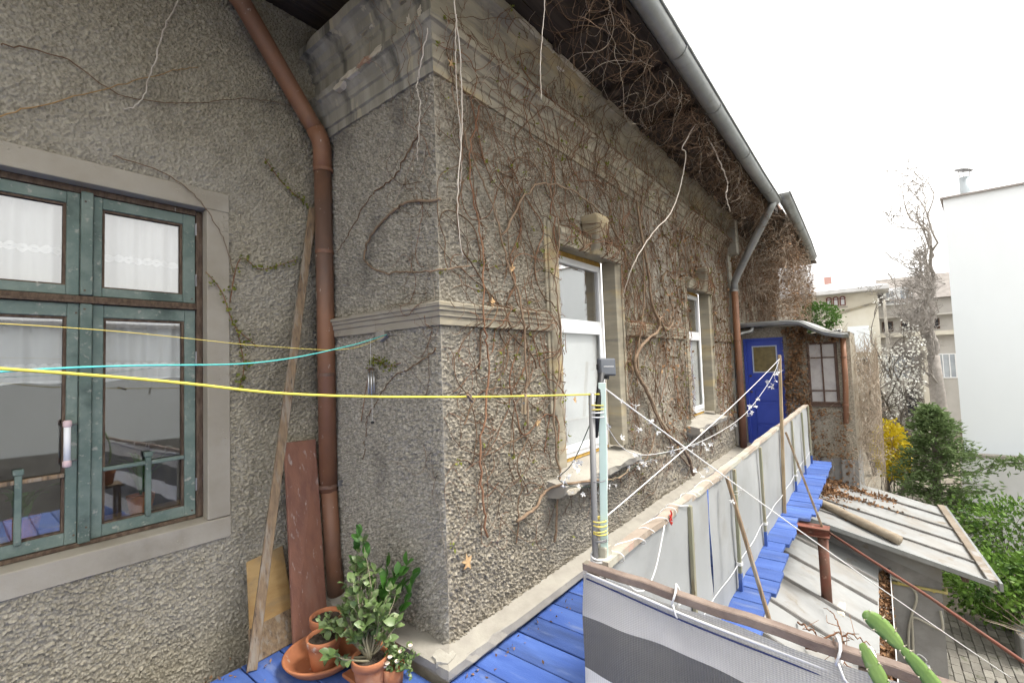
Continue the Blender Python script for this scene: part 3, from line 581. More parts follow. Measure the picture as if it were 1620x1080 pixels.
for z in (1.55, .8): MB().tube([(8.93,.392 if z>1 else .41,z),(8.93,.392 if z>1 else .41,z+.03)], .045, 12).build('collar', PIPE_BR, dp)
# ================================================================== WALKWAY
deck = thing('walkway', 'blue painted plank walkway running along the wall to the porch', 'walkway')
x = 1.46; i = 0; g = random.Random(3)
while x < 8.3:
    wd = .195 if x < 4 else .20; y0 = .63 + g.uniform(-.03, .03) + (.06 if 4.3 < x < 5.2 else 0) - (.05 if 5.3 < x < 6.2 else 0)
    if x > 6.3: y0 = .60 + g.uniform(-.01, .01)
    MB().box((x+.004, y0, -.03+g.uniform(0,.003)), (x+wd-.004, 1.842 + g.uniform(-.008, .0), g.uniform(-.003, .004))).build('plank', BLUE, deck, bevel=.003)
    x += wd
x = -1.6
while x < 1.44:
    wd = .205; y1 = 2.885+g.uniform(-.01,.01)
    if x+wd > 1.45: wd = 1.452-x
    MB().add([(x+.004,-1.6,-.03),(x+wd-.004,-1.6,-.03),(x+wd-.004+.0,y1,-.03),(x+.004,y1,-.03),(x+.004,-1.6,0),(x+wd-.004,-1.6,g.uniform(-.003,.003)),(x+wd-.004,y1,g.uniform(-.003,.003)),(x+.004,y1,0)],
        [(0,3,2,1),(4,5,6,7),(0,1,5,4),(1,2,6,5),(2,3,7,6),(3,0,4,7)]).build('plank', BLUE, deck, bevel=.003)
    x += wd
MB().box((1.456, 1.845, -.03), (1.62, 2.885, -.002)).build('plank', BLUE, deck, bevel=.003)
for y in (.76, 1.25, 1.70): MB().box((1.46, y, -.15), (8.25, y+.07, -.032)).build('joist', DARKWOOD, deck)
for y in (-1.4, .2, 1.0, 2.0, 2.75): MB().box((-1.6, y, -.15), (1.45, y+.07, -.0335)).build('joist', DARKWOOD, deck)
MB().box((-1.6, -1.62, -2.6), (1.40, 1.80, -.152)).build('support_wall', CEMENT, deck)

# steel support standing on the shed roof
st = thing('steel_post', 'red oxide round steel post holding the walkway above the shed roof', 'post')
MB().tube([(5.36,.50,-.84),(5.36,.50,-.13)], .045, 18).build('tube', REDM, st, smooth=True)
b = MB().box((5.29,.44,-.055),(5.43,1.0,-.045)).box((5.29,.44,-.128),(5.43,1.0,-.118)).box((5.352,.44,-.118),(5.368,1.0,-.055))
b.build('beam', REDM, st)
MB().box((5.22,.36,-.80),(5.50,.62,-.775)).build('foot_plate', FRESH, st, bevel=.01)
hr = thing('pipe_rail', 'thin red oxide pipe slanting from the steel post down over the yard', 'pipe')
MB().tube([(5.36,.44,-.09),(5.0,.10,-.16),(4.66,-.22,-.22),(4.2,-.60,-.30),(3.6,-1.1,-.40)], .0125, 10).build('pipe', REDM, hr, smooth=True)

# ---------------------------------------------------------------- long railing with grey cloth
RY = .855
rail = thing('railing', 'long wooden railing with backlit grey cloth along the blue walkway', 'railing')
xs = np.linspace(1.60, 8.22, 34); g = random.Random(5); prev = None
V = []
for q, x in enumerate(xs):
    dy, dz = g.uniform(-.006,.006), g.uniform(-.006,.006)
    V += [(x, RY-.012+dy, .845+dz), (x, RY+.038+dy, .845+dz), (x, RY+.038+dy, .873+dz), (x, RY-.012+dy, .873+dz)]
F = [(i*4+j, i*4+(j+1)%4, (i+1)*4+(j+1)%4, (i+1)*4+j) for i in range(33) for j in range(4)] + [(3,2,1,0),(132,133,134,135)]
MB().add(V, F).build('top_rail', RAILW, rail)
def cloth(name, x0, x1, z0, z1, seed, nx, nz=20, tearl=False, tearr=False):
    g = np.random.default_rng(seed); X = np.linspace(0, 1, nx); Z = np.linspace(0, 1, nz); V = []
    ph = g.uniform(0, 6, 6)
    for xi in X:
        for zi in Z:
            x = x0 + (x1-x0)*xi; z = z0 + (z1-z0)*zi
            y = RY + .006*math.sin(x*5.1+ph[0]+zi*2) + .004*math.sin(x*13+ph[1]-zi*3) + .003*math.sin(zi*9+x*3+ph[2])
            sag = math.sin(math.pi*zi)
            if tearr and xi > .85: x -= (xi-.85)/.15*.007*sag*(.2+.8*math.sin(zi*11)**2); y += (xi-.85)/.15*.003*sag
            if tearl and xi < .04: x += (.04-xi)/.04*.004*sag*(.4+.6*math.sin(zi*13+1)); y -= (.04-xi)/.04*.002*sag
            z -= (.012*math.sin(x*2.9+ph[3])**2 + .006*math.sin(x*11+ph[4])**2)*zi
            V.append((x, y, z))
    i = np.arange(nx-1)[:, None]*nz; j = np.arange(nz-1)[None, :]
    Q = np.stack([i+j, i+nz+j, i+nz+j+1, i+j+1], -1).reshape(-1, 4)
    return fast(name, V, Q, MESH_B, rail, smooth=True)
c1 = cloth('cloth', 1.60, 2.948, -.01, .872, 1, 60, tearr=True); c1['label'] = 'grey cloth panel with a torn edge'
cloth('cloth', 2.952, 8.18, -.01, .872, 2, 190, tearl=True)
for i, (x, top) in enumerate([(2.54,.845),(3.54,.84),(4.48,.84),(6.42,.84),(7.38,.84),(8.14,.86)]):
    b = MB().bar((x+.004, RY-.020, top), (x-.01, RY-.024, .12), .030, .022, upv=(0,1,0)); b.build('stake', STAKE, rail, bevel=.003)
    MB().bar((x-.01, RY-.024, .119), (x-.014, RY-.025, -.035), .0315, .0235, upv=(0,1,0)).build('stake_foot', BLUE if i not in (0,) else STAKE, rail)
MB().bar((5.80, RY-.026, 1.64), (5.46, RY-.028, -.06), .036, .030, upv=(0,1,0)).build('tall_stake', WOOD_PALE, rail, bevel=.003)
MB().bar((3.215, RY-.05, .86), (3.155, .585, .0), .030, .020, upv=(0,1,0)).build('strut', WOOD_OLD, rail, bevel=.003)
MB().bar((5.72, RY-.05, .80), (5.37, .50, -.048), .030, .020, upv=(0,1,0)).build('strut', WOOD_OLD, rail, bevel=.003)
MB().tube([(x_, RY-.016+.004*math.sin(x_*9), .19+.01*math.sin(x_*3)) for x_ in np.linspace(1.62, 8.1, 60)], .0022, 5).build('tie_line', WHITE, rail)
for x in (3.52, 4.47, 6.41):
    b = MB()
    for dz in (-.008, 0, .009): b.tube([(x+.021*math.cos(a), RY-.024+.02*math.sin(a), .19+dz) for a in np.linspace(0, 2*math.pi, 12)], .003, 5)
    b.build('knot', WHITE, rail)

# cord wrapped in bows along the top rail
wc = thing('cord', 'loose white cord looped along the top of the grey cloth railing', 'cord')
g = random.Random(9); P = []; a = 0.0
for q in range(230):
    x = 1.66 + q*.0058; a += .10 + .55*max(0, math.sin(q*.11+1.3))*g.uniform(.4,1.2)
    P.append((x + .012*math.sin(q*.23), RY+.013+(.036+.006*math.sin(q*.31))*math.cos(a), .862+(.024+.008*math.sin(q*.17))*math.sin(a)))
MB().tube(P, .0024, 5).build('wrapping', WHITE, wc, smooth=True)
MB().tube([(1.64+.5*t, RY-.03-.02*math.sin(math.pi*t), .83-.20*math.sin(math.pi*t)*(1-.5*t)+.03*t) for t in np.linspace(0,1,24)], .003, 6).build('loop', WHITE, wc, smooth=True)
MB().tube([(2.25+.012*math.sin(t*9), RY-.022, .885-.03*t+.012*math.cos(t*11)) for t in np.linspace(0,1.6,20)], .004, 6).build('red_ribbon', mat('red_ribbon', (.5,.05,.04), rough=.6), wc)

# ---------------------------------------------------------------- near railing with striped mesh
fr = thing('railing', 'near wooden railing hung with grey, charcoal and white striped mesh', 'railing')
def fx(y): return 1.543 - (.90-y)*.095
V = []; n = 30; g = random.Random(4)
for q in range(n+1):
    y = .925 - q*2.5/n; x = fx(y)+g.uniform(-.002,.002)
    z = .866 + g.uniform(-.003,.003)
    V += [(x-.004,y,z-.014),(x+.030,y,z-.014),(x+.030,y,z+.014),(x-.004,y,z+.014)]
F = [(i*4+j, i*4+(j+1)%4, (i+1)*4+(j+1)%4, (i+1)*4+j) for i in range(n) for j in range(4)] + [(3,2,1,0), tuple(n*4+j for j in range(4))]
MB().add(V, F).build('top_rail', RAILR, fr, bevel=.003)
ny, nz = 120, 61; V = []; zs = np.concatenate([np.linspace(.852,.70,12), np.linspace(.6995,.512,15), np.linspace(.5115,.36,12), np.linspace(.3595,.17,12), np.linspace(.1695,.01,10)])
for q in range(ny):
    y = .915 - q*2.4/(ny-1)
    for z in zs:
        s = (.852-z); V.append((fx(y) - .012 - .014*math.sin(y*7+.5+s*4)*min(1,s*6) - .007*math.sin(y*17+s*7)*min(1,s*5) - .004*math.sin(y*31-s*15)*min(1,s*5) - .03*math.sin(min(1,s*1.6)*math.pi)*.5, y, z - .012*math.sin(y*8)**2*min(1, max(0,(.86-s)))*(1 if s < .03 else .4)))
i = np.arange(ny-1)[:, None]*nz; j = np.arange(nz-1)[None, :]; Q = np.stack([i+j, i+nz+j, i+nz+j+1, i+j+1], -1).reshape(-1, 4)
mi = np.tile(np.concatenate([np.zeros(12,int), np.ones(15,int), np.full(12,2), np.ones(12,int), np.zeros(9,int)]), ny-1)
def ribbed(name, ca, cb, tr):
    m = bpy.data.materials.new(name); m.use_nodes = True; t = m.node_tree; b = t.nodes['Principled BSDF']; L = t.links.new
    b.inputs['Roughness'].default_value = .75; b.inputs['Specular IOR Level'].default_value = .25
    ge = nd(t, 'ShaderNodeNewGeometry'); sp = nd(t, 'ShaderNodeSeparateXYZ'); L(ge.outputs['Position'], sp.inputs[0])
    def rib(o, k):
        a = nd(t, 'ShaderNodeMath', operation='MULTIPLY'); a.inputs[1].default_value = k; L(o, a.inputs[0])
        s = nd(t, 'ShaderNodeMath', operation='SINE'); L(a.outputs[0], s.inputs[0]); return s.outputs[0]
    ad = nd(t, 'ShaderNodeMath', operation='MULTIPLY_ADD'); L(rib(sp.outputs['Z'], 2*math.pi/.0055), ad.inputs[0]); ad.inputs[1].default_value = .6; L(rib(sp.outputs['Y'], 2*math.pi/.009), ad.inputs[2])
    mr = nd(t, 'ShaderNodeMapRange'); mr.inputs[1].default_value = -1.6; mr.inputs[2].default_value = 1.6; L(ad.outputs[0], mr.inputs[0])
    n = nd(t, 'ShaderNodeTexNoise'); n.inputs['Scale'].default_value = 5; n.inputs['Detail'].default_value = 5
    x = nd(t, 'ShaderNodeMix', data_type='RGBA'); L(mr.outputs[0], x.inputs[0]); x.inputs[6].default_value = (*ca, 1); x.inputs[7].default_value = (*cb, 1)
    h = nd(t, 'ShaderNodeHueSaturation'); L(x.outputs[2], h.inputs['Color']); vr = nd(t, 'ShaderNodeMapRange'); L(n.outputs[0], vr.inputs[0]); vr.inputs[3].default_value = .75; vr.inputs[4].default_value = 1.2; L(vr.outputs[0], h.inputs['Value'])
    L(h.outputs[0], b.inputs['Base Color'])
    bn = nd(t, 'ShaderNodeBump'); bn.inputs['Strength'].default_value = .5; bn.inputs['Distance'].default_value = .0015; L(ad.outputs[0], bn.inputs['Height']); L(bn.outputs[0], b.inputs['Normal'])
    tl = nd(t, 'ShaderNodeBsdfTranslucent'); L(h.outputs[0], tl.inputs[0]); ms = nd(t, 'ShaderNodeMixShader'); ms.inputs[0].default_value = tr
    L(b.outputs[0], ms.inputs[1]); L(tl.outputs[0], ms.inputs[2]); L(ms.outputs[0], t.nodes['Material Output'].inputs[0]); return m
RIB_L = ribbed('ribbed_pale_mesh', (.52,.51,.495), (.57,.56,.54), .3); RIB_D = ribbed('ribbed_charcoal_mesh', (.14,.137,.131), (.17,.166,.158), .1); RIB_W = ribbed('ribbed_white_mesh', (.62,.62,.62), (.74,.74,.74), .3)
sc_ = fast('striped_mesh', V, Q, [RIB_L, RIB_D, RIB_W], fr, smooth=True, mi=mi)
P = [(fx(y)-.016+.004*math.sin(y*9), y, .848-.030*abs(math.sin((y-.9)*1.7))) for y in np.linspace(.90, -1.2, 60)]
MB().tube(P, .0040, 8).build('hanging_cord', WHITE, fr, smooth=True)
MB().tube([(p[0]-.004, p[1], p[2]-.018) for p in P], .0028, 8).build('blue_edging', mat('navy_cord', (.03,.04,.12), rough=.6), fr, smooth=True)
for y in (.56, .12, .05, -.3):
    b = MB(); b.tube([(fx(y)+.016+.034*math.cos(a), y+.006*math.sin(a*2), .862+.034*math.sin(a)) for a in np.linspace(0, 2*math.pi, 16)], .004, 6)
    b.tube([(fx(y)-.02, y, .85), (fx(y)-.026, y-.01, .82), (fx(y)-.022, y-.022, .805)], .003, 6); b.build('cable_tie', WHITE, fr, smooth=True)
for y in (.89,.06,-1.0): MB().box((fx(y)+.0,y-.02,-.03),(fx(y)+.036,y+.02,.846)).build('post', RAILR, fr, bevel=.003)

# ---------------------------------------------------------------- corner post: dark tube, teal slat, timber stub, lamp
cp = thing('corner_post', 'makeshift corner post of grey tube, pale teal slat and timber tied with cord', 'post')
MB().tube([(1.590,.915,.0),(1.612,.907,.80),(1.628,.900,1.52)], .0125, 12).build('tube', GREYM, cp, smooth=True)
MB().bar((1.625,.882,.62),(1.672,.874,1.56), .030, .007, upv=(-1,-.4,0)).build('slat', TEAL, cp, bevel=.002)
MB().box((1.628,.868,-.02),(1.682,.912,.915)).build('timber_stub', RAILW, cp, bevel=.004)
MB().tube([(1.642,.894,1.34),(1.664,.890,1.48),(1.690,.884,1.60)], [.006,.013,.014], 12).build('tape_wrap', BLACK, cp, smooth=True)
g = random.Random(2)
for z0, turns, m_, r_ in ((.885,7,WHITE,.0042),(.985,2.2,YELLT,.003),(1.02,2.2,YELLT,.003),(1.475,2,YELLT,.0028),(1.445,2.2,WHITE,.0026),(.955,2.2,GREYM,.003),(1.18,1.2,GREYM,.002)):
    P = []
    for q in range(int(turns*18)):
        a = 2*math.pi*q/18; rr = .046 if z0 < .95 else .036
        P.append((1.638+(z0-.9)*.03+rr*math.cos(a)*1.05, .895+rr*.75*math.sin(a), z0 - .0065*q/18*1.6 + .004*math.sin(a*.5+z0*30)))
    MB().tube(P, r_, 6).build('binding', m_, cp, smooth=True)
lamp = thing('solar_lamp', 'small dark grey solar lamp box on top of the corner post', 'lamp')
from mathutils import Euler
def orient(o, loc, rot): o.location = loc; o.rotation_euler = rot
b = MB().box((-.041,-.012,-.037),(.041,.012,.037)).build('housing', DGREY, lamp, bevel=.006, segs=2)
b = MB().box((-.036,-.0155,-.031),(.036,-.0125,.031)).build('panel', mat('solar_panel', (.13,.14,.155), (.11,.12,.135), 20, rough=.35), lamp, bevel=.001)
MB().box((-.024,-.0168,.000),(.026,-.0160,.0022)).build('marking', WHITE, b)
MB().box((-.046,-.008,-.012),(-.0415,.008,.012)).build('switch', BLACK, lamp, bevel=.002)
MB().tube([(0,.004,-.05),(0,.002,-.036)], .012, 10).build('socket', BLACK, lamp)
lamp.location = (1.738,.885,1.622); lamp.rotation_euler = (R(-4), R(2), R(-28))

g = random.Random(77); dl = []
for _ in range(170):
    if g.random() < .7: dl.append((g.uniform(1.7,6), 1.79-abs(g.gauss(0,.05)), .004+g.uniform(0,.004)))
    else: dl.append((g.uniform(1.6,7), g.uniform(.95,1.75), .004+g.uniform(0,.004)))
for _ in range(60): dl.append((g.uniform(.9,1.6), g.uniform(2.3,3.1), .004+g.uniform(0,.004)))
V, Q = leaves(dl, rng.uniform(.012,.035,len(dl)), .6, fold=.4); o = fast('deck_litter', V, Q, DEADLEAF, None); tag(o, 'crumbs of dead leaves scattered on the blue planks along the ledge', 'litter', kind='stuff')
# ================================================================== THINGS BY THE WINDOW
cur = []
def lace(name, c, band_z, hem_z):
    m = bpy.data.materials.new(name); m.use_nodes = True; t = m.node_tree; b = t.nodes['Principled BSDF']; L = t.links.new
    b.inputs['Base Color'].default_value = (*c, 1); b.inputs['Roughness'].default_value = .9
    ge = nd(t, 'ShaderNodeNewGeometry'); sp = nd(t, 'ShaderNodeSeparateXYZ'); L(ge.outputs['Position'], sp.inputs[0])
    def math_(op, a, bb=None, cc=None):
        n = nd(t, 'ShaderNodeMath', operation=op)
        for i, v in enumerate((a, bb, cc)):
            if v is None: continue
            if isinstance(v, (int, float)): n.inputs[i].default_value = v
            else: L(v, n.inputs[i])
        return n.outputs[0]
    dz = math_('ABSOLUTE', math_('SUBTRACT', sp.outputs['Z'], band_z))
    wv = math_('MULTIPLY', math_('SINE', math_('MULTIPLY', sp.outputs['X'], 2*math.pi/.085)), .012)
    w1 = math_('ABSOLUTE', math_('SUBTRACT', math_('SUBTRACT', sp.outputs['Z'], band_z), wv)); w2 = math_('ABSOLUTE', math_('ADD', math_('SUBTRACT', sp.outputs['Z'], band_z), wv))
    n1 = nd(t, 'ShaderNodeTexNoise'); n1.inputs['Scale'].default_value = 60; L(ge.outputs['Position'], n1.inputs['Vector'])
    th = math_('MULTIPLY_ADD', n1.outputs[0], .016, .002)
    a = math_('MAXIMUM', math_('LESS_THAN', w1, th), math_('LESS_THAN', w2, th))
    a = math_('MAXIMUM', a, math_('LESS_THAN', math_('ABSOLUTE', math_('SUBTRACT', sp.outputs['Z'], hem_z)), .006))
    op = math_('MULTIPLY_ADD', a, .28, .70)
    tr = nd(t, 'ShaderNodeBsdfTransparent'); tl = nd(t, 'ShaderNodeBsdfTranslucent'); tl.inputs[0].default_value = (*c, 1)
    m1 = nd(t, 'ShaderNodeMixShader'); m1.inputs[0].default_value = .12; L(b.outputs[0], m1.inputs[1]); L(tl.outputs[0], m1.inputs[2])
    m2 = nd(t, 'ShaderNodeMixShader'); L(op, m2.inputs[0]); L(tr.outputs[0], m2.inputs[1]); L(m1.outputs[0], m2.inputs[2]); L(m2.outputs[0], t.nodes['Material Output'].inputs[0]); return m
def curtain(z0, z1, band, label, seed):
    nx, nz = 160, 8; V = []; g = np.random.default_rng(seed); ph = g.uniform(0, 6, 5)
    for i in range(nx):
        x = -.06 + 1.05*i/(nx-1)
        for j in range(nz):
            z = z0 + (z1-z0)*j/(nz-1); V.append((x, LY+.175 + .012*math.sin(x*42+ph[0]) + .008*math.sin(x*91+ph[1]) + .012*math.sin(x*13+ph[2]), z + .006*math.sin(x*30+ph[3])*(j == 0)))
    i = np.arange(nx-1)[:, None]*nz; j = np.arange(nz-1)[None, :]; Q = np.stack([i+j, i+nz+j, i+nz+j+1, i+j+1], -1).reshape(-1, 4)
    o = fast('lace_curtain', V, Q, lace('lace_'+str(seed), (.88,.88,.87), band, z0+.006), None, smooth=True); tag(o, label, 'curtain', 'lace curtains behind the green window')
curtain(2.11, 2.66, 2.335, 'white lace curtain behind the two top lights of the green window', 1)
curtain(1.635, 2.04, 1.715, 'short white lace cafe curtain behind the two lower green casements', 2)
th = thing('thermometer', 'white tube window thermometer with pink caps on the green casement', 'thermometer')
tx, ty = .392, FY-.045
MB().tube([(tx,ty,1.235),(tx,ty,1.415)], .014, 14).build('tube', WHITE_P, th, smooth=True)
for z in (1.225, 1.425): MB().tube([(tx,ty,z-.018),(tx,ty,z-.012),(tx,ty,z+.012),(tx,ty,z+.018)], [.012,.0175,.0175,.012], 14).build('cap', PINKW, th, smooth=True)
for z in (1.232, 1.418): MB().tube([(tx,ty,z),(tx+.035,ty+.03,z),(tx+.045,ty+.046,z)], .004, 8).build('bracket', GREYM, th)
# plants on the inner window board
def strap_plant(name, label, c, n, h, spread, mt, seed, potr=.07, poth=.11, width=.02):
    t = thing(name, label, 'plant'); g = random.Random(seed); c = Vector(c)
    MB().lathe([(0,0),(potr*.7,0),(potr,poth),(potr*.9,poth),(potr*.85,poth-.015),(0,poth-.015)], c, 20).build('pot', TERRA, t, smooth=False)
    b = MB()
    for i in range(n):
        a = g.uniform(0, 6.283); s = spread*g.uniform(.4, 1); hh = h*g.uniform(.6, 1); d = Vector((math.cos(a), math.sin(a)*.4, 0)); sd_ = Vector((-math.sin(a), math.cos(a), 0)); V = []
        for q in range(8):
            u = q/7; p = c + Vector((0,0,poth)) + d*s*u*(.5+.5*u) + Vector((0,0,hh*(1.5*u - .9*u*u))); wd = width*(1-u)**.6*min(1, .5+u*3)
            V += [p - sd_*wd/2, p + sd_*wd/2]
        b.add(V, [(2*q, 2*q+1, 2*q+3, 2*q+2) for q in range(7)])
    b.build('leaf_cluster', mt, t); return t
strap_plant('potted_plant', 'strap leaved house plant behind the right green casement', (.74, LY+.27, .84), 26, .42, .26, LEAF_D, 3)
strap_plant('potted_plant', 'broad leaved house plant behind the left green casement', (.26, LY+.27, .84), 12, .26, .2, LEAF_D, 4, width=.07)

# ================================================================== BOARDS AND POTS IN THE CORNER
pl = MB().bar((1.088,2.80,.005),(1.668,3.16,2.84), .052, .030, upv=(-.3,-1,0)).build('leaning_batten', WOOD_OLD, None, bevel=.003)
tag(pl, 'long grey brown wooden batten leaning diagonally against the wall by the downpipe', 'batten')
def lean_board(name, base0, base1, top0, top1, th_, mt, label, cat, notch=False):
    B0, B1, T0, T1 = map(Vector, (base0, base1, top0, top1)); n = (B1-B0).cross(T0-B0).normalized()
    if n.y > 0: n = -n
    V = [B0, B1, T1, T0] + [p - n*th_ for p in (B0, B1, T1, T0)]
    o = MB().add(V, [(0,1,2,3),(7,6,5,4),(0,4,5,1),(1,5,6,2),(2,6,7,3),(3,7,4,0)]).build(name, mt, None, bevel=.003); tag(o, label, cat); return o
lean_board('wooden_board', (1.325,2.80,.004), (1.565,2.845,.004), (1.438,3.135,1.175), (1.655,3.14,1.165), .022, WOOD_RED, 'wide red brown painted board leaning in the corner beside the downpipe', 'board')
lean_board('plywood_sheet', (1.13,2.93,.16), (1.40,2.97,.16), (1.20,3.15,.47), (1.43,3.17,.49), .012, WOOD_PLY, 'small yellow plywood sheet leaning behind the batten and red board', 'plywood')
lean_board('wooden_offcut', (1.11,2.845,.003), (1.37,2.872,.003), (1.125,2.93,.165), (1.385,2.97,.165), .02, WOOD_OLD, 'grey board offcut standing at the foot of the plywood', 'offcut')
def flower_pot(c, r_, h, label, saucer=False):
    t = thing('flower_pot', label, 'pot', 'terracotta pots in the corner'); c = Vector(c)
    MB().lathe([(0,.002),(r_*.70,0),(r_*.73,.008),(r_*.90,h*.70),(r_*.90,h*.74),(r_*1.0,h*.76),(r_*1.02,h*.98),(r_*.98,h),(r_*.90,h*.99),(r_*.86,h*.86)], c, 32).build('body', TERRA, t, smooth=True)
    g = random.Random(int(r_*1e4)); V = [c+Vector((0,0,h*.9))]; 
    for k in range(24): a = 6.2832*k/24; V.append(c + Vector((math.cos(a)*r_*.89, math.sin(a)*r_*.89, h*.88+g.uniform(-.004,.004))))
    MB().add(V, [(0, 1+k, 1+(k+1)%24) for k in range(24)]).build('soil', SOIL, t); return t
t = thing('saucer', 'large terracotta saucer on the blue planks in the corner', 'saucer')
MB().lathe([(0,.008),(.13,.006),(.17,.022),(.205,.062),(.212,.075),(.203,.080),(.192,.070),(.165,.036),(.13,.022),(0,.02)], (1.36,2.53,.0), 40).build('dish', TERRA, t, smooth=True)
flower_pot((1.335,2.475,.022), .092, .165, 'terracotta pot with sprouting soil standing in the saucer')
flower_pot((1.43,2.62,.022), .092, .19, 'terracotta pot at the back of the saucer against the red board')
flower_pot((1.40,2.135,.0), .092, .17, 'terracotta pot of the jade plant in front of the saucer')
MB_b = MB().box((1.36,2.18,.0),(1.62,2.34,.02)).build('tile_piece', TERRA, None, bevel=.003); tag(MB_b, 'loose brown tile under the pots by the ledge', 'tile')
def bush_stems(name, root, tips, r0, mt, parent, seed, nseg=9, wob=.02):
    g = random.Random(seed); b = MB(); pts = []
    for tp in tips:
        tp = Vector(tp); r_ = Vector(root) if not isinstance(root, list) else Vector(g.choice(root)); P = []
        off = Vector((g.uniform(-1,1), g.uniform(-1,1), g.uniform(-.3,.6)))*.12*(tp-r_).length
        for q in range(nseg): u = q/(nseg-1); P.append(r_.lerp(tp, u) + off*math.sin(math.pi*u) + Vector((g.uniform(-wob,wob), g.uniform(-wob,wob), 0))*u*.3)
        b.tube(P, [r0*(1-.75*q/(nseg-1)) for q in range(nseg)], 7); pts.append(P)
    b.build(name, mt, parent, smooth=True); return pts
def spoon_leaf_mesh(name, L, W, mt, curl=.15, thick=.004):
    """rounded leaf along +X"""
    prof = [0,.55,.9,1,.9,.55,.12]; V = []; n = len(prof)
    for q, p in enumerate(prof):
        u = q/(n-1); z = curl*L*math.sin(u*2.2); V += [(u*L, -W/2*p-.0008, z+.12*W*p), (u*L, 0, z), (u*L, W/2*p+.0008, z+.12*W*p)]
    F = [(q*3+k, q*3+k+1, q*3+k+4, q*3+k+3) for q in range(n-1) for k in range(2)]
    me = bpy.data.meshes.new(name); me.from_pydata(V, [], F); me.materials.append(mt); me.polygons.foreach_set('use_smooth', [True]*len(F)); return me
def put_leaves(me, spots, parent, name='leaf', smin=.8, smax=1.2, seed=0):
    g = random.Random(seed)
    for p, d in spots:
        o = link(name, me, parent); d = Vector(d).normalized(); o.location = p
        q = d.to_track_quat('X', 'Z'); o.rotation_mode = 'QUATERNION'; o.rotation_quaternion = q @ Euler((g.uniform(-.9,.9),0,0)).to_quaternion(); s = g.uniform(smin, smax); o.scale = (s,s,s)
jade = thing('jade_plant', 'bushy jade plant with thick pale stems and rounded leaves in the corner', 'plant')
g = random.Random(12); tips = []
for k in range(34):
    a = g.uniform(0, 6.283); hgt = g.choice([g.uniform(.22,.42), g.uniform(.3,.6)]); rr = g.uniform(.05,.27)*(1.1-hgt)
    tips.append((1.45+math.cos(a)*rr*.62+.05*hgt, 2.25+math.sin(a)*rr*1.25+.10*hgt, hgt))
tips += [(1.50,2.37,.60),(1.51,2.35,.64),(1.49,2.36,.55),(1.28,2.33,.16),(1.27,2.28,.19),(1.34,2.36,.24),(1.56,2.17,.42),(1.57,2.14,.40)]
P = bush_stems('stems', [(1.40,2.135,.15),(1.41,2.15,.15),(1.39,2.12,.15)], tips, .0075, mat('jade_stem', (.20,.18,.12), (.14,.13,.09), 30, rough=.8), jade, 3)
lm = spoon_leaf_mesh('leaf', .056, .033, LEAF_J); sp = []
for pth in P:
    for q in range(4, 9):
        for r_ in range(4 if q < 8 else 6):
            d = (pth[q]-pth[q-1]).normalized()*.8 + Vector((g.uniform(-1.4,1.4), g.uniform(-1.4,1.4), g.uniform(-.9,.7)))
            if g.random() < (.5 if q < 6 else .75): sp.append((pth[q], d))
random.Random(1).shuffle(sp); rest = sp[290:]; sp = sp[:290]
put_leaves(lm, sp, jade, smin=.55, smax=1.3, seed=5)
V, Q = leaves([p for p, d in rest], rng.uniform(.035,.06,len(rest)), .6, dirs=[tuple(Vector(d).normalized()) for p, d in rest]); tag(fast('inner_leaves', V, Q, LEAF_J, jade), kind='stuff')
fol = thing('green_shrub', 'glossy deep green leaves behind the jade plant by the roughcast corner', 'plant')
P = bush_stems('stems', (1.50,2.28,.1), [(1.66,2.16,.52),(1.64,2.2,.46),(1.68,2.12,.45),(1.62,2.28,.50),(1.66,2.2,.38),(1.52,2.40,.68),(1.53,2.38,.64)], .006, LEAF_D, fol, 8)
sp = []
for pth in P:
    for q in range(4, 9):
        for r_ in range(2): sp.append((pth[q], (pth[q]-pth[q-1]).normalized() + Vector((g.uniform(-1,.5), g.uniform(-1,1), g.uniform(-.2,.8)))))
put_leaves(spoon_leaf_mesh('leaf', .075, .038, LEAF_D), sp, fol, seed=6)
MB().lathe([(0,0),(.06,0),(.075,.11),(.068,.11),(.064,.095),(0,.095)], (1.51,2.30,.02), 24).build('pot', TERRA, fol, smooth=True)
tr_ = thing('trailing_plant', 'fine leaved trailing plant with small cream flowers at the ledge corner', 'plant')
P = bush_stems('stems', (1.46,2.10,.14), [(1.50+g.uniform(-.04,.10), 1.96+g.uniform(-.05,.14), g.uniform(.02,.22)) for _ in range(16)], .003, LEAF_D, tr_, 9)
sp = []
for pth in P:
    for q in range(3, 9):
        for r_ in range(2): sp.append((pth[q], Vector((g.uniform(-1,1), g.uniform(-1,1), g.uniform(-.5,.6)))))
put_leaves(spoon_leaf_mesh('leaf', .026, .014, LEAF_J), sp, tr_, seed=7)
fm = MB().lathe([(.001,0),(.006,.004),(.011,.012),(.009,.013),(.004,.006)], (0,0,0), 8)
for q, p in enumerate([(1.44,2.02,.17),(1.46,1.99,.15),(1.49,2.0,.18),(1.43,2.05,.12),(1.53,1.97,.20),(1.43,2.03,.14)]):
    o = MB().lathe([(.001,0),(.007,.004),(.013,.012),(.010,.015),(.003,.008)], p, 9).build('flower', mat('cream_petals', (.72,.60,.48), rough=.7), tr_)
MB().lathe([(0,0),(.05,0),(.062,.10),(.056,.10),(.052,.09),(0,.09)], (1.49,2.07,.0), 24).build('pot', TERRA, tr_, smooth=True)
P = bush_stems('sprouts', (1.335,2.475,.17), [(1.36+g.uniform(-.04,.05), 2.45+g.uniform(-.06,.05), .25+g.uniform(-.02,.05)) for _ in range(10)], .002, LEAF_J, None, 10)
o = bpy.data.objects['sprouts']; o.name = 'seedling'; tag(o, 'thin green sprouts in the pot standing in the saucer', 'plant')
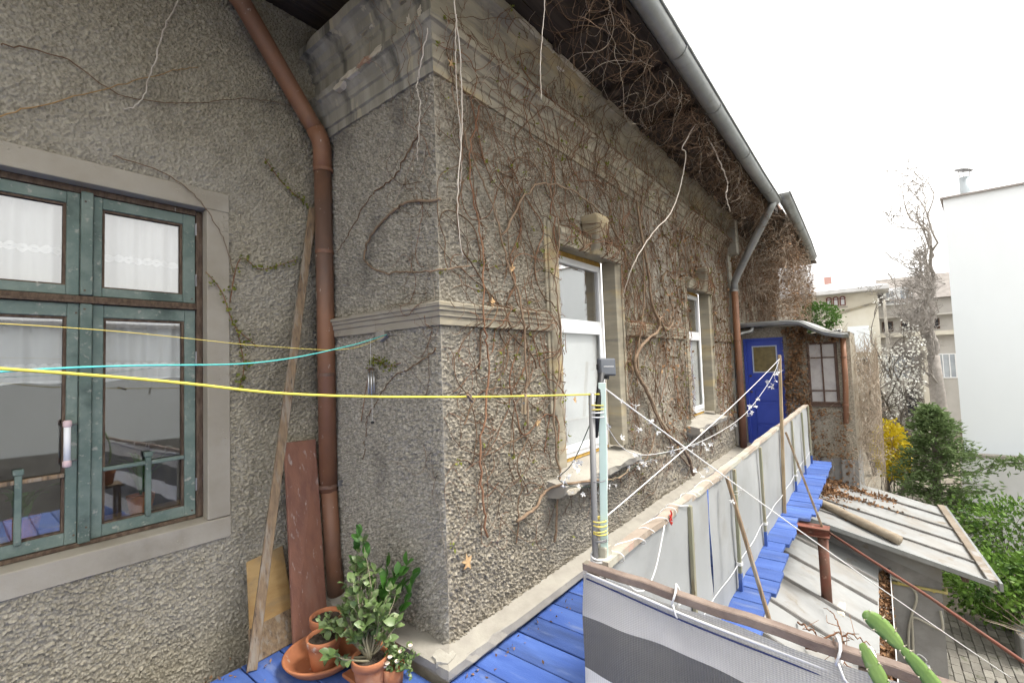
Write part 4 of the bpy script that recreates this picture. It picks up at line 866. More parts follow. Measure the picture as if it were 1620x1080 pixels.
put_leaves(spoon_leaf_mesh('leaf', .03, .016, LEAF_J), [(pth[q], Vector((g.uniform(-1,1), g.uniform(-1,1), .3))) for pth in P for q in (5,7,8)], o, seed=9)
for pth in [[(1.60,2.42,.02),(1.61,2.44,.2),(1.625,2.46,.36)]]:
    sl = thing('sapling', 'thin green sapling shoot growing beside the downpipe foot', 'plant'); MB().tube(pth, .003, 6).build('stem', LEAF_D, sl)
    put_leaves(spoon_leaf_mesh('leaf', .04, .02, LEAF_D), [(Vector(pth[2])-Vector((0,0,.04*q)), Vector((g.uniform(-1,1), g.uniform(-1,1), .5))) for q in range(6)], sl, seed=11)
# flat-stemmed cactus in the near right corner, on its own stool-high pot
ca = thing('leaf_cactus', 'bright green flat jointed cactus stems rising in front of the near railing', 'cactus')
def flat_stem(P, ws, name='stem_joint'):
    """flat leaf-like joint: thin lens section with a raised midrib and notched margins"""
    V = []; vd = Vector((.78,.62,0)); n = len(P)
    for i, p in enumerate(P):
        p = Vector(p); d = (Vector(P[min(i+1,n-1)])-Vector(P[max(i-1,0)])).normalized(); s = d.cross(vd).normalized(); w_ = ws[i]
        V += [p-s*w_/2, p-s*w_*.25-vd*w_*.015, p-s*w_*.06-vd*w_*.05, p+s*w_*.06-vd*w_*.05, p+s*w_*.25-vd*w_*.015, p+s*w_/2, p+s*w_*.1+vd*w_*.05, p-s*w_*.1+vd*w_*.05]
    F = [(i*8+k, i*8+(k+1)%8, (i+1)*8+(k+1)%8, (i+1)*8+k) for i in range(n-1) for k in range(8)] + [tuple(range(8)), tuple((n-1)*8+k for k in range(7,-1,-1))]
    jo = MB().add(V, F).build(name, CACT, ca, smooth=True); a = MB()
    for i in range(2, n-1):
        if i % 9 == 5:
            for q in (0, 5):
                c = Vector(V[i*8+q]); a.lathe([(0,-.0016),(.0014,-.0008),(.0016,.0008),(0,.0018)], c, 6)
                for e in range(3): a.tube([c, c + Vector((random.uniform(-1,1), random.uniform(-1,1), random.uniform(-.2,1))).normalized()*.006], .0003, 3)
    if a.v: a.build('areoles', mat('areole_wool', (.55,.50,.38), rough=.9), jo)
def curve(pts, n):
    pts = [Vector(p) for p in pts]; out = []
    for i in range(n):
        u = i/(n-1)*(len(pts)-1); k = min(int(u), len(pts)-2); f = u-k
        p0, p1, p2, p3 = pts[max(k-1,0)], pts[k], pts[k+1], pts[min(k+2,len(pts)-1)]
        out.append(.5*((2*p1)+(p2-p0)*f+(2*p0-5*p1+4*p2-p3)*f*f+(3*p1-p0-3*p2+p3)*f**3))
    return out
def leafw(n, w): return [w*(.12+.95*math.sin(math.pi*min(1,(i+.4)/(n)))**.6)*(1-(.10 if i % 9 == 5 else .03 if i % 9 in (4,6) else 0)) for i in range(n)]
flat_stem(curve([(1.019,.043,1.19),(1.041,.019,1.164),(1.066,-.008,1.122)], 34), leafw(34, .028))
flat_stem(curve([(1.064,-.006,1.125),(1.085,-.032,1.085),(1.118,-.066,1.02),(1.15,-.10,.93)], 40), leafw(40, .026))
flat_stem(curve([(1.018,.049,1.136),(1.031,.036,1.098),(1.046,.02,1.05),(1.075,.0,.95)], 40), leafw(40, .026))
flat_stem(curve([(1.15,-.10,.935),(1.17,-.16,.78),(1.16,-.22,.62)], 14), leafw(14, .034)); flat_stem(curve([(1.075,.0,.955),(1.10,-.10,.78),(1.13,-.20,.62)], 14), leafw(14, .03))
MB().lathe([(0,0),(.07,0),(.10,.17),(.092,.17),(.086,.155),(0,.155)], (1.14,-.22,.46), 24).build('pot', TERRA, ca, smooth=True)
st_ = thing('plant_stand', 'small wooden stand carrying the cactus pot by the near railing', 'stand')
MB().box((1.0,-.36,.43),(1.28,-.08,.459)).build('top', WOOD_OLD, st_, bevel=.003)
for dx in (1.02,1.23):
    for dy in (-.34,-.13): MB().box((dx,dy,.004),(dx+.03,dy+.03,.4295)).build('leg', WOOD_OLD, st_)

# ================================================================== LINES, PEGS, CHIME, LIGHTS
def catenary(a, b, sag, n=40): 
    a, b = Vector(a), Vector(b); return [a.lerp(b, i/(n-1)) - Vector((0,0,sag*4*(i/(n-1))*(1-i/(n-1)))) for i in range(n)]
PT = Vector((1.634,.897,1.515)); A1 = Vector((.064,1.282,1.675)); A0 = A1 + (A1-PT)*1.1 + Vector((0,0,.05))
def poly(pts, n=60): return curve(pts, n)
mid = Vector((1.052,1.017,1.549))
o = MB().tube(poly([A0, A1, Vector((.56,1.155,1.592)), mid, PT, PT+Vector((.012,-.014,.0))], 70), .0033, 8).build('clothesline', YELL, None, smooth=True); tag(o, 'thick bright yellow clothesline sagging to the corner post', 'clothesline', 'clotheslines')
HK = Vector((1.735,2.39,1.862))
E1 = Vector((.0824,1.66,1.675)); o = MB().tube(poly([E1+(E1-HK)*.8+Vector((0,0,.03)), E1, Vector((.80,1.98,1.692)), Vector((1.35,2.22,1.775)), HK], 60), .0030, 7).build('clothesline', TEALC, None, smooth=True); tag(o, 'teal clothesline running to the hook on the side wall', 'clothesline', 'clotheslines')
E2 = Vector((.0952,1.953,1.817)); o = MB().tube(poly([E2+(E2-HK)*.8, E2, Vector((.9,2.16,1.77)), Vector((1.4,2.30,1.765)), HK+Vector((0,.03,-.01))], 60), .0016, 6).build('clothesline', YELLT, None, smooth=True); tag(o, 'thin ochre line crossing the upper part of the green casements', 'clothesline', 'clotheslines')
hk = thing('wall_hook', 'iron hook in a plaster patch under the string course of the side wall', 'hook')
MB().tube([(1.775,2.385,1.868),(1.742,2.385,1.868),(1.728,2.387,1.858),(1.730,2.389,1.846),(1.742,2.39,1.846)], .0045, 8).build('hook', GREYM, hk, smooth=True)
MB().tube([(1.772,2.385,1.868),(1.752,2.385,1.868)], .016, 10).build('plug', LEDGE, hk)
def peg(loc, rot, label, mt):
    t = thing('clothes_peg', label, 'peg')
    for s in (-1, 1): MB().box((-.0045,s*.0045-.0035,-.036),(.0045,s*.0045+.0035,.036)).build('jaw', mt, t, bevel=.0012)
    MB().tube([(-.006,0,.004),(.006,0,.004)], .0042, 8).build('spring', GREYM, t)
    t.location = loc; t.rotation_euler = rot
peg((1.272,.972,1.507), (R(3),R(2),R(20)), 'pale wooden clothes peg hanging upright on the yellow line', WOOD_PALE)
peg((1.048,1.016,1.549), (R(68),R(0),R(-60)), 'grey weathered clothes peg lying askew on the yellow line', WOOD_OLD)
ch = thing('wind_chime', 'small wind chime of silver tubes hanging on the side wall', 'wind chime')
MB().tube([(1.722,2.552,1.85),(1.722,2.552,1.645)], .0012, 5).build('cord', WHITE, ch)
MB().lathe([(0,.012),(.012,.010),(.022,.002),(.022,-.006),(0,-.006)], (1.722,2.552,1.645), 14).build('top_disc', DARKWOOD, ch)
for k, (dx, dy, l) in enumerate([(-.014,.008,.150),(.010,.014,.165),(.012,-.012,.140),(-.008,-.014,.160)]):
    MB().tube([(1.722+dx,2.552+dy,1.630),(1.722+dx,2.552+dy,1.630-l)], .0045, 8).build('tube', CHROME, ch, smooth=True)
MB().tube([(1.722,2.552,1.64),(1.724,2.55,1.30)], .001, 5).build('clapper_cord', WHITE, ch); MB().lathe([(0,0),(.012,.006),(.012,.016),(0,.02)], (1.724,2.55,1.295), 10).build('clapper', BLACK, ch)

def flower_light(b, p, g, s=1.0):
    """five-petal white lamp flower on a short stalk, appended to b"""
    d = Vector((g.uniform(-1,1), g.uniform(-1,.2), g.uniform(-1,.3))).normalized(); a = d.orthogonal().normalized(); c = d.cross(a); L = g.uniform(.02,.05)*s; tip = p + d*L
    b.tube([p, p.lerp(tip, .6), tip], .0016*s, 5)
    for k in range(5):
        t = 6.2832*k/5+g.gauss(0,.22); lk = g.uniform(.7,1.25); r_ = (a*math.cos(t)+c*math.sin(t))*lk + d*g.uniform(-.3,.5); sd_ = a*-math.sin(t)+c*math.cos(t); w_ = .007*s
        b.add([tip, tip+r_*.014*s+sd_*w_+d*.004*s, tip+r_*.024*s+d*.008*s, tip+r_*.014*s-sd_*w_+d*.004*s], [(0,1,2,3)])
g = random.Random(21); TOP = Vector((1.688,.884,1.545)); TIP = Vector((5.785,.828,1.60))
o = MB().tube(catenary(TOP, (4.6,-.60,-.62), .02, 30), .0029, 8).build('rope', WHITE, None, smooth=True); tag(o, 'white rope stretched from the corner post top down over the shed roofs', 'rope')
sl = thing('string_lights', 'white fairy lights with flower lamps strung from the corner post to the tall stake', 'lights')
path = catenary((1.665,.89,1.015), TIP, .03, 60); MB().tube(path, .0026, 8).build('cord', WHITE, sl, smooth=True)
path2 = poly([(1.67,.89,1.52),(2.0,1.02,1.32),(2.45,1.12,1.12),(3.0,1.15,1.02),(3.6,1.05,1.02),(4.3,.93,1.12),(5.0,.87,1.30),(5.55,.84,1.48),TIP], 90)
MB().tube(path2, .0020, 6).build('lamp_wire', WHITE, sl, smooth=True)
for i in range(36):
    p = g.choice(path2[6:-8]) + Vector((g.uniform(-.02,.02), g.uniform(-.02,.02), g.uniform(-.07,.015)))
    b = MB(); flower_light(b, p, g, .62 + .10*(p.x-1.6)); b.build('lamp_flower', WHITE, sl)
rp = catenary(TOP, (4.6,-.60,-.62), .02, 60)
for i in range(14):
    p = g.choice(rp[1:16]) + Vector((g.uniform(-.02,.02), g.uniform(-.02,.02), g.uniform(-.08,.0))); b = MB(); flower_light(b, p, g, .62); b.build('lamp_flower', WHITE, sl)
path3 = poly([(1.69,.89,1.50),(1.80,1.1,1.20),(2.2,1.45,.98),(2.7,1.6,.80),(3.2,1.62,.74),(3.7,1.55,.80),(4.2,1.3,.9)], 70)
sl2 = thing('string_lights', 'loose strand of white flower lamps sagging in front of the wall below the near sill', 'lights')
MB().tube(path3, .0022, 6).build('lamp_wire', mat('dark_green_wire', (.02,.05,.03), rough=.6), sl2, smooth=True)
for i in range(18):
    b = MB(); flower_light(b, g.choice(path3[8:]) + Vector((g.uniform(-.02,.02), g.uniform(-.02,.02), g.uniform(-.05,.02))), g, .75); b.build('lamp_flower', WHITE, sl2)
path4 = catenary((1.70,.89,1.56), (3.1,.86,.90), .03, 30); o = MB().tube([Vector(p) for p in poly([(1.70,.888,1.55),(1.74,.90,1.35),(1.73,.90,1.15),(1.67,.89,1.0)], 24)], .0022, 6).build('cord', WHITE, None, smooth=True); tag(o, 'short white cord hanging in a loop beside the teal slat of the corner post', 'cord')
# ================================================================== CREEPER ON THE HOUSE
def inside_open(x, z):
    return any((a-.03 < x < b_+.03 and .84 < z < 2.56) or (a-.30 < x < b_+.18 and .62 < z < .86) for a, b_ in OPEN)
def wall_pt(x, z, off):
    o = cornice_out(z)
    if 1.885 < z < 2.03: o = max(o, .06)
    if z < .115: z = .12
    for a, b_ in OPEN:
        if a-.20 < x < b_+.20 and .84 < z < 2.78: o = max(o, .045)
        if a-.06 < x < b_+.06 and 2.575 < z < 2.72: o = max(o, .10)
        if abs(x-(a+b_)/2) < .11 and 2.56 < z < 2.9: o = max(o, .17)
        if a-.26 < x < b_+.14 and .66 < z < .80: o = max(o, .155)
    return (x, WY - .010 - o - off, z)
def walk_wall(x, z, th, n, step, g, curl=.25, home=None, pull=.08):
    """random walk on the long wall; returns list of runs broken at window openings"""
    runs = []; cur = []; off = g.uniform(.0, .012); om = 0
    for i in range(n):
        om = om*.7 + g.gauss(0, curl); th += om*.5
        if home is not None: th += pull*math.sin(home-th)
        x += math.cos(th)*step; z += math.sin(th)*step; off = min(.03, max(0, off + g.gauss(0, .002)))
        if x < CX-.02 or z > 4.0 or x > 13.6 or z < .14 or (x > 8.95 and z < 2.25): break
        if inside_open(x, z):
            if len(cur) > 2: runs.append(cur)
            cur = []; continue
        cur.append(wall_pt(x, z, off))
    if len(cur) > 2: runs.append(cur)
    return runs
g = random.Random(31)
paths = {'brown': [], 'russet': [], 'pale': []}; rads = {'brown': [], 'russet': [], 'pale': []}; budspots = []
def addp(k, run, r_): paths[k].append(run); rads[k].append(r_)
def dens(x, z):
    d = 1.0
    if z < .75 and x < 3.2: d *= .25
    if z < .45: d *= .4
    if x < 2.9: d *= .62
    if z > 2.8: d *= 1.4
    if x > 4.2: d *= 1.25
    return d
for i in range(330):                                   # climbing stems
    x = CX + 7.2*g.random()**1.15; z = g.uniform(.35, 2.4) if g.random() < .75 else g.uniform(2.2, 3.3)
    if g.random() > dens(x, z): continue
    for run in walk_wall(x, z, math.pi/2+g.gauss(0,.5), g.randint(30, 90), .030, g, .26, home=math.pi/2+g.gauss(0,.65), pull=.08):
        addp(g.choice(['brown','brown','russet']), run, g.uniform(.0028,.0064))
        for p in run[::5]:
            if g.random() < .10: budspots.append(p)
for i in range(2700):                                  # side twigs
    x = CX + 7.2*g.random()**1.1; z = g.uniform(.3, 3.95)
    if g.random() > .8*dens(x, z): continue
    for run in walk_wall(x, z, g.uniform(0, 6.283), g.randint(8, 26), .024, g, .45, home=g.uniform(0,6.283), pull=.05):
        addp(g.choice(['brown','russet','russet','pale'] if g.random() < .4 else ['brown','russet']), run, g.uniform(.0015,.003))
        if g.random() < .14: budspots.append(run[-1])
for i in range(300):                                   # falling stems over the cornice
    x = CX + 7*g.random(); z = g.uniform(3.2, 3.98)
    for run in walk_wall(x, z, -math.pi/2+g.gauss(0,.7), g.randint(10, 40), .028, g, .35, home=-math.pi/2+g.gauss(0,.6), pull=.10):
        addp(g.choice(['brown','russet','pale']), run, g.uniform(.0014,.003))
for i in range(900):                                   # overgrown wing above the porch
    x = g.uniform(8.3, 13.5); z = g.uniform(2.3, 3.95)
    for run in walk_wall(x, z, g.uniform(0,6.283), g.randint(12, 40), .034, g, .35, home=-math.pi/2, pull=.06):
        addp(g.choice(['brown','russet','pale']), run, g.uniform(.003,.006))
# stems that wrap round the corner onto the side wall
def side_pt(y, z, off):
    o = cornice_out(z)
    if 1.885 < z < 2.03: o = max(o, .06)
    return (CX - .010 - o - off, y, z)
for i in range(90):
    y = WY + abs(g.gauss(0, .13)); z = g.uniform(.9, 3.9); th = g.uniform(0, 6.283); run = []; om = 0
    if z < 1.9 and g.random() < .6: continue
    for q in range(g.randint(8, 34)):
        om = om*.7+g.gauss(0,.3); th += om*.5 + .05*math.sin(math.pi/2-th); y += math.cos(th)*.024; z += math.sin(th)*.024
        if y < WY-.02 or z > 4.0: break
        run.append(side_pt(y, z, g.uniform(.004,.009)))
    if len(run) > 3: addp(g.choice(['brown','russet','pale']), run, g.uniform(.0012,.0028))
# thick tangle hanging under the eaves and over the gutter edge
def free_walk(p, d, n, step, g, curl, grav=0.0, box=None):
    p = np.array(p, float); d = np.array(d, float); d /= np.linalg.norm(d); w_ = np.zeros(3); out = [p.copy()]
    for i in range(n):
        w_ = w_*.75 + np.array([g.gauss(0,curl), g.gauss(0,curl), g.gauss(0,curl)]); d = d + w_*.5; d[2] -= grav; d /= np.linalg.norm(d); p = p + d*step
        if box is not None:
            for a in range(3):
                if p[a] < box[a][0]: p[a] = box[a][0]; d[a] = abs(d[a])
                if p[a] > box[a][1]: p[a] = box[a][1]; d[a] = -abs(d[a])
        out.append(p.copy())
    return out
epaths = []; erads = []; ppaths = []; prads = []
for i in range(620):
    x = 2.2 + 6.0*g.random()**.75; edge_ = g.random() < .7
    y = g.uniform(1.13,1.30) if edge_ else g.uniform(1.2,1.8); z = g.uniform(3.86,4.0) if edge_ else g.uniform(3.93,4.03)
    run = free_walk((x,y,z), (g.uniform(-1,1), g.uniform(-.6,.6), g.uniform(-.7,.1)), g.randint(14,42), .026, g, .22, grav=.012 if edge_ else .0, box=((1.6,8.6),(1.12,1.88),(3.2 if edge_ else 3.7,4.035)))
    if g.random() < .8: epaths.append(run); erads.append(g.uniform(.0014,.0035))
    else: ppaths.append(run); prads.append(g.uniform(.0014,.003))
# curtain of twigs at the far wing
for i in range(1150):
    x = g.uniform(8.2, 13.4); t = (x-8.2)/5.2; front = .99 + .07*t
    y = front + abs(g.gauss(0,.28)); z = g.uniform(2.9, 4.0) if g.random() < .75 else g.uniform(2.3, 3.4)
    run = free_walk((x,y,z), (g.uniform(-1,1), g.uniform(-1,1), g.uniform(-1,.2)), g.randint(12,44), .034, g, .26, grav=.03, box=((7.9,13.8),(front-.05,1.9),(2.25,4.02)))
    if g.random() < .62: epaths.append(run); erads.append(g.uniform(.002,.0045))
    else: ppaths.append(run); prads.append(g.uniform(.002,.004))
# drapery at the porch corner
dpaths = []; drads = []
for i in range(420):
    y = g.uniform(-.12,.42); x = g.uniform(9.0, 10.6); z = g.uniform(.2,1.95)
    run = free_walk((x,y,z), (g.uniform(-.4,.4), g.uniform(-.5,.5), -1), g.randint(16,60), .036, g, .16, grav=.06, box=((8.86,10.9),(-.03,.46),(-2.4,1.98)))
    dpaths.append(run); drads.append(g.uniform(.002,.0045))
for i in range(160):
    y = g.uniform(.88,1.24) if g.random() < .7 else g.uniform(.3,.9); z = g.uniform(.2,2.05) if y > .88 else g.choice([g.uniform(-.4,.75), g.uniform(1.82,1.95)])
    run = free_walk((8.96,y,z), (0, g.uniform(-1,1), g.uniform(-1,1)), g.randint(10,30), .026, g, .25, grav=.02, box=((8.90,8.965),(.3,1.25) if y < .88 else (.88,1.23),(-.6,2.1)))
    dpaths.append(run); drads.append(g.uniform(.0018,.0035))
for k, m_, lab in (('brown',TWIG,'dense bare brown creeper stems spread over the long roughcast wall'), ('russet',TWIG_R,'fine russet creeper twigs spread over the long wall and corner'), ('pale',TWIG_P,'sparse pale dry creeper twigs over the cornice and wall')):
    V, Q = tubes(paths[k], rads[k], 3); tag(fast('creeper_twigs', V, Q, m_, None, smooth=True), lab, 'creeper', kind='stuff')
V, Q = tubes(epaths, erads, 3); tag(fast('creeper_tangle', V, Q, TWIG, None, smooth=True), 'dense dark creeper tangle hanging under the eaves and far gutter', 'creeper', kind='stuff')
V, Q = tubes(ppaths, prads, 3); tag(fast('creeper_tangle', V, Q, TWIG_P, None, smooth=True), 'bleached creeper tangle hanging from the far eaves', 'creeper', kind='stuff')
V, Q = tubes(dpaths, drads, 3); tag(fast('creeper_tangle', V, Q, TWIG_P, None, smooth=True), 'grey curtain of creeper stems hanging off the porch corner', 'creeper', kind='stuff')
# young leaves and dry leaves
bs = []; 
for p in budspots:
    for k in range(g.randint(2, 5)): bs.append((p[0]+g.gauss(0,.010), p[1]-abs(g.gauss(0,.008))-.004, p[2]+g.gauss(0,.010)))
V, Q = leaves(bs, rng.uniform(.014,.032,len(bs)), .6); tag(fast('creeper_leaves', V, Q, BUD, None), 'tiny olive green creeper leaves just opening on the long wall', 'leaves', kind='stuff')
ds = []
for i in range(2400):
    r_ = g.random()
    if r_ < .6: yc = g.choice([.93,1.0,1.08,1.16]); z = g.uniform(.55,2.08); ds.append((8.93+g.uniform(-.05,.02), min(1.215,max(.895,yc+.05*math.sin(z*4+yc*9)+g.gauss(0,.03))), z))
    elif r_ < .85: yc = g.choice([.82,.70,.40,.5]); z = g.choice([g.uniform(-.45,.74), g.uniform(-.45,.74), g.uniform(1.83,1.95)]); ds.append((8.94+g.uniform(-.03,.01), yc+.03*math.sin(z*5)+g.gauss(0,.035), z))
    else: ds.append((g.uniform(8.5,8.95), WY-.03-g.uniform(0,.04), g.uniform(.9,3.6)))
for i in range(500): ds.append((g.uniform(5,8.4), g.uniform(1.86,1.90), g.uniform(.6,3.3)))
for i in range(900): ds.append((g.uniform(8.6,13), 1.0+abs(g.gauss(0,.3)), g.uniform(2.3,4.0)))
ds = [p for p in ds if not (p[1] > 1.7 and inside_open(p[0], p[2]))]
V, Q = leaves(ds, rng.uniform(.03,.06,len(ds)), .7, fold=.6); tag(fast('dry_leaves', V, Q, DEADLEAF, None), 'withered brown creeper leaves clinging round the porch and far wall', 'leaves', kind='stuff')

# ---- single vines one can follow with the eye
def vine(label, pts, r_, mt=VINE, n=50, wob=.006, seed=0, extra=()):
    g = random.Random(seed); P = curve(pts, n); P = [p + Vector((g.gauss(0,wob), g.gauss(0,wob*.4), g.gauss(0,wob))) for p in P]
    t = thing('vine', label, 'vine', 'single stems of the creeper')
    MB().tube(P, [r_*(1-.45*i/(n-1))*(1+.12*g.uniform(-1,1)) for i in range(n)], 7).build('stem', mt, t, smooth=True)
    for e in extra: MB().tube(curve(e, 16), [r_*.55*(1-.6*i/15) for i in range(16)], 6).build('shoot', mt, t, smooth=True)
Yv = WY-.045
vine('thick twisted brown vine trunk climbing between the two white windows', [(5.95,Yv,.16),(5.75,Yv,.44),(5.24,Yv,.75),(4.86,Yv-.01,1.0),(4.57,Yv-.02,1.30),(4.33,Yv-.02,1.50),(4.30,Yv-.02,1.66),(4.52,Yv-.04,1.83),(4.86,Yv-.05,1.95),(4.89,Yv-.06,2.06),(4.78,Yv-.03,2.25),(4.72,Yv-.03,2.6),(4.6,Yv-.02,3.0),(4.5,Yv-.03,3.3)], .021, n=90, wob=.004, seed=1, extra=[[(4.88,Yv-.05,2.05),(5.1,Yv-.02,2.12),(5.3,Yv-.02,2.05),(5.5,Yv-.02,2.3)]])
vine('second thinner vine stem twining up beside the thick trunk', [(5.80,Yv,.30),(5.2,Yv-.015,.68),(4.83,Yv-.02,.98),(4.62,Yv-.01,1.26),(4.40,Yv-.02,1.47),(4.36,Yv-.02,1.66),(4.62,Yv-.01,2.3),(4.66,Yv-.01,2.9)], .013, n=70, wob=.005, seed=2)
vine('curly vine branch climbing right of the thick trunk to the far window', [(4.95,Yv-.05,2.08),(5.2,Yv-.02,1.98),(5.45,Yv-.02,2.10),(5.38,Yv-.02,2.35),(5.15,Yv-.02,2.5),(5.30,Yv-.02,2.66),(5.6,Yv-.02,2.62),(5.9,Yv-.02,2.9)], .013, n=60, wob=.006, seed=3)
vine('pale bent vine sweeping low under the near sill', [(2.35,Yv,.62),(2.55,Yv,.66),(2.72,Yv,.74),(2.82,Yv-.17,.79),(3.3,Yv-.17,.70),(3.7,Yv-.13,.66),(4.1,Yv-.02,.66),(4.4,Yv,.60),(4.62,Yv,.70),(4.75,Yv,.85)], .012, n=60, wob=.005, seed=4)
vine('vine stem running up the left side of the near window', [(2.78,Yv,.35),(2.86,Yv,.8),(2.80,Yv-.02,1.3),(2.92,Yv-.03,1.8),(2.86,Yv-.04,2.3),(2.95,Yv-.04,2.7),(2.8,Yv-.01,3.1)], .009, n=60, wob=.008, seed=5)
vine('reddish vine rising near the house corner', [(2.05,Yv,.62),(2.02,Yv,1.1),(2.12,Yv,1.6),(2.05,Yv-.03,1.96),(2.1,Yv,2.4),(2.0,Yv,2.9),(2.1,Yv-.02,3.3)], .007, TWIG_R, n=60, wob=.008, seed=6)
vine('vine stem slanting from the near string course up to the cornice', [(2.5,Yv,1.2),(2.45,Yv-.03,1.95),(2.35,Yv,2.3),(2.2,Yv,2.7),(2.0,Yv,3.0),(1.85,Yv-.02,3.3)], .008, n=50, wob=.008, seed=7)
vine('long vine stem arching over the near keystone', [(2.3,Yv,2.5),(2.7,Yv,2.95),(3.2,Yv-.03,3.05),(3.8,Yv-.02,2.95),(4.3,Yv,2.75),(4.7,Yv,2.9),(5.2,Yv,3.2)], .008, n=60, wob=.008, seed=8)
Xs = CX-.016
vine('bare vine looping out across the side wall and back to the corner', [(CX-.01,1.89,2.60),(Xs-.01,2.145,2.65),(Xs,2.30,2.64),(Xs,2.434,2.60),(Xs,2.56,2.53),(Xs,2.63,2.46),(Xs,2.645,2.40),(Xs,2.619,2.355),(Xs,2.52,2.30),(Xs,2.413,2.257),(Xs,2.25,2.24),(Xs,2.162,2.225),(Xs-.01,1.936,2.20),(CX+.2,Yv,2.25)], .0085, n=60, wob=.004, seed=9)
vine('thin dark vine crossing the upper side wall', [(Xs,2.05,3.05),(Xs,2.3,2.86),(Xs,2.55,2.80),(Xs,2.8,2.62),(Xs,2.98,2.50)], .005, TWIG, n=40, wob=.005, seed=10)
vine('thin vine trailing below the string course of the side wall', [(Xs,1.95,1.75),(Xs,2.15,1.66),(Xs,2.38,1.58),(Xs,2.55,1.42),(Xs,2.66,1.28),(Xs,2.7,1.05)], .0045, TWIG, n=40, wob=.006, seed=11)
vine('bleached stem hanging straight down in front of the house corner', [(1.66,1.62,3.75),(1.625,1.60,3.52),(1.655,1.60,3.26),(1.65,1.60,2.87),(1.60,1.60,2.45),(1.65,1.62,2.2)], .0038, BARK_P, n=50, wob=.002, seed=12)
vine('second bleached stem hanging beside the first at the cornice', [(1.70,1.66,3.55),(1.66,1.64,3.3),(1.655,1.63,3.05),(1.67,1.63,2.8),(1.69,1.66,2.6)], .003, BARK_P, n=40, wob=.002, seed=13)
vine('bleached thin stem dangling from the dark eaves', [(2.0,1.28,3.95),(1.99,1.28,3.6),(1.93,1.28,3.26),(1.92,1.28,3.02)], .003, BARK_P, n=40, wob=.002, seed=14)
vine('curved bleached stem hanging from the eaves before the wall', [(4.6,1.25,3.95),(4.3,1.30,3.62),(4.50,1.33,3.66),(4.46,1.34,3.50),(4.33,1.35,3.26),(4.05,1.36,2.95),(3.56,1.38,2.63),(3.30,1.42,2.36),(3.28,1.5,2.15)], .005, BARK_P, n=60, wob=.003, seed=15)
vine('forked white dead stem at the edge of the eaves', [(5.0,1.25,3.98),(5.3,1.2,3.75),(5.55,1.2,3.62),(5.45,1.2,3.45),(5.6,1.2,3.30)], .007, BARK_P, n=40, wob=.008, seed=16)
vine('straight pale stem hanging on the side wall below the cornice', [(CX-.12,1.83,3.52),(CX-.09,1.97,3.30),(CX-.09,1.955,3.14),(CX-.08,2.0,2.84)], .0035, BARK_P, n=36, wob=.004, seed=17)
vine('pale dry stem hanging over the recessed wall above the green window', [(.846,3.17,4.2),(.846,3.17,3.93),(.783,3.17,3.73),(.718,3.175,3.42),(.666,3.175,3.21),(.60,3.18,3.14)], .005, BARK_P, n=40, wob=.003, seed=18)
vine('straight ochre runner slanting across the upper recessed wall', [(.05,3.175,2.84),(.181,3.175,2.943),(.525,3.175,3.222),(.808,3.175,3.458),(.95,3.18,3.56)], .0038, mat('ochre_runner', (.34,.22,.10), rough=.8), n=40, wob=.003, seed=19)
vine('thin dark vine crossing the recessed wall towards the downpipe elbow', [(.137,3.18,3.26),(.352,3.18,3.309),(.55,3.18,3.22),(.718,3.18,3.24),(.95,3.18,3.33),(1.265,3.18,3.50),(1.52,3.18,3.56)], .0035, TWIG, n=50, wob=.004, seed=20)
vine('thin vine tendril hugging the corner of the green window surround', [(.55,3.18,2.86),(.78,3.175,2.83),(.95,3.168,2.72),(1.06,3.168,2.55),(1.13,3.175,2.35),(1.14,3.178,2.2)], .003, TWIG, n=40, wob=.003, seed=21)
iv = thing('vine', 'young green leaved vine right of the green window surround', 'vine', 'single stems of the creeper')
leafspots = []
for pts in ([(.985,3.165,2.278),(1.071,3.17,2.17),(1.123,3.175,2.014),(1.16,3.175,1.935),(1.29,3.175,1.815)], [(1.12,3.175,2.1),(1.18,3.175,2.388),(1.30,3.175,2.34),(1.42,3.175,2.382),(1.551,3.175,2.447)], [(1.34,3.175,3.11),(1.45,3.175,2.98),(1.557,3.175,2.907),(1.63,3.175,2.86)], [(1.16,3.175,1.935),(1.2,3.175,1.7),(1.17,3.175,1.55)]):
    P = curve(pts, 24); MB().tube(P, .003, 6).build('stem', TWIG_R, iv, smooth=True); leafspots += P[2::2]
ls = [(p.x+g.gauss(0,.012), p.y-.008-abs(g.gauss(0,.006)), p.z+g.gauss(0,.012)) for p in leafspots for _ in range(5)]
V, Q = leaves(ls, rng.uniform(.016,.036,len(ls)), .65); tag(fast('leaf_cluster', V, Q, BUD, iv), kind='stuff')
iv = thing('vine', 'sparse young leaved vine on the side wall above the wind chime', 'vine', 'single stems of the creeper')
P = curve([(Xs,2.28,1.68),(Xs,2.42,1.66),(Xs,2.50,1.70),(Xs,2.60,1.66),(Xs,2.72,1.30)], 24); MB().tube(P, .0028, 6).build('stem', TWIG_R, iv, smooth=True)
ls = [(p.x-.008-abs(g.gauss(0,.005)), p.y+g.gauss(0,.02), p.z+g.gauss(0,.015)) for p in P[2:18] for _ in range(5)]
V, Q = leaves(ls, rng.uniform(.014,.03,len(ls)), .65); tag(fast('leaf_cluster', V, Q, BUD, iv), kind='stuff')
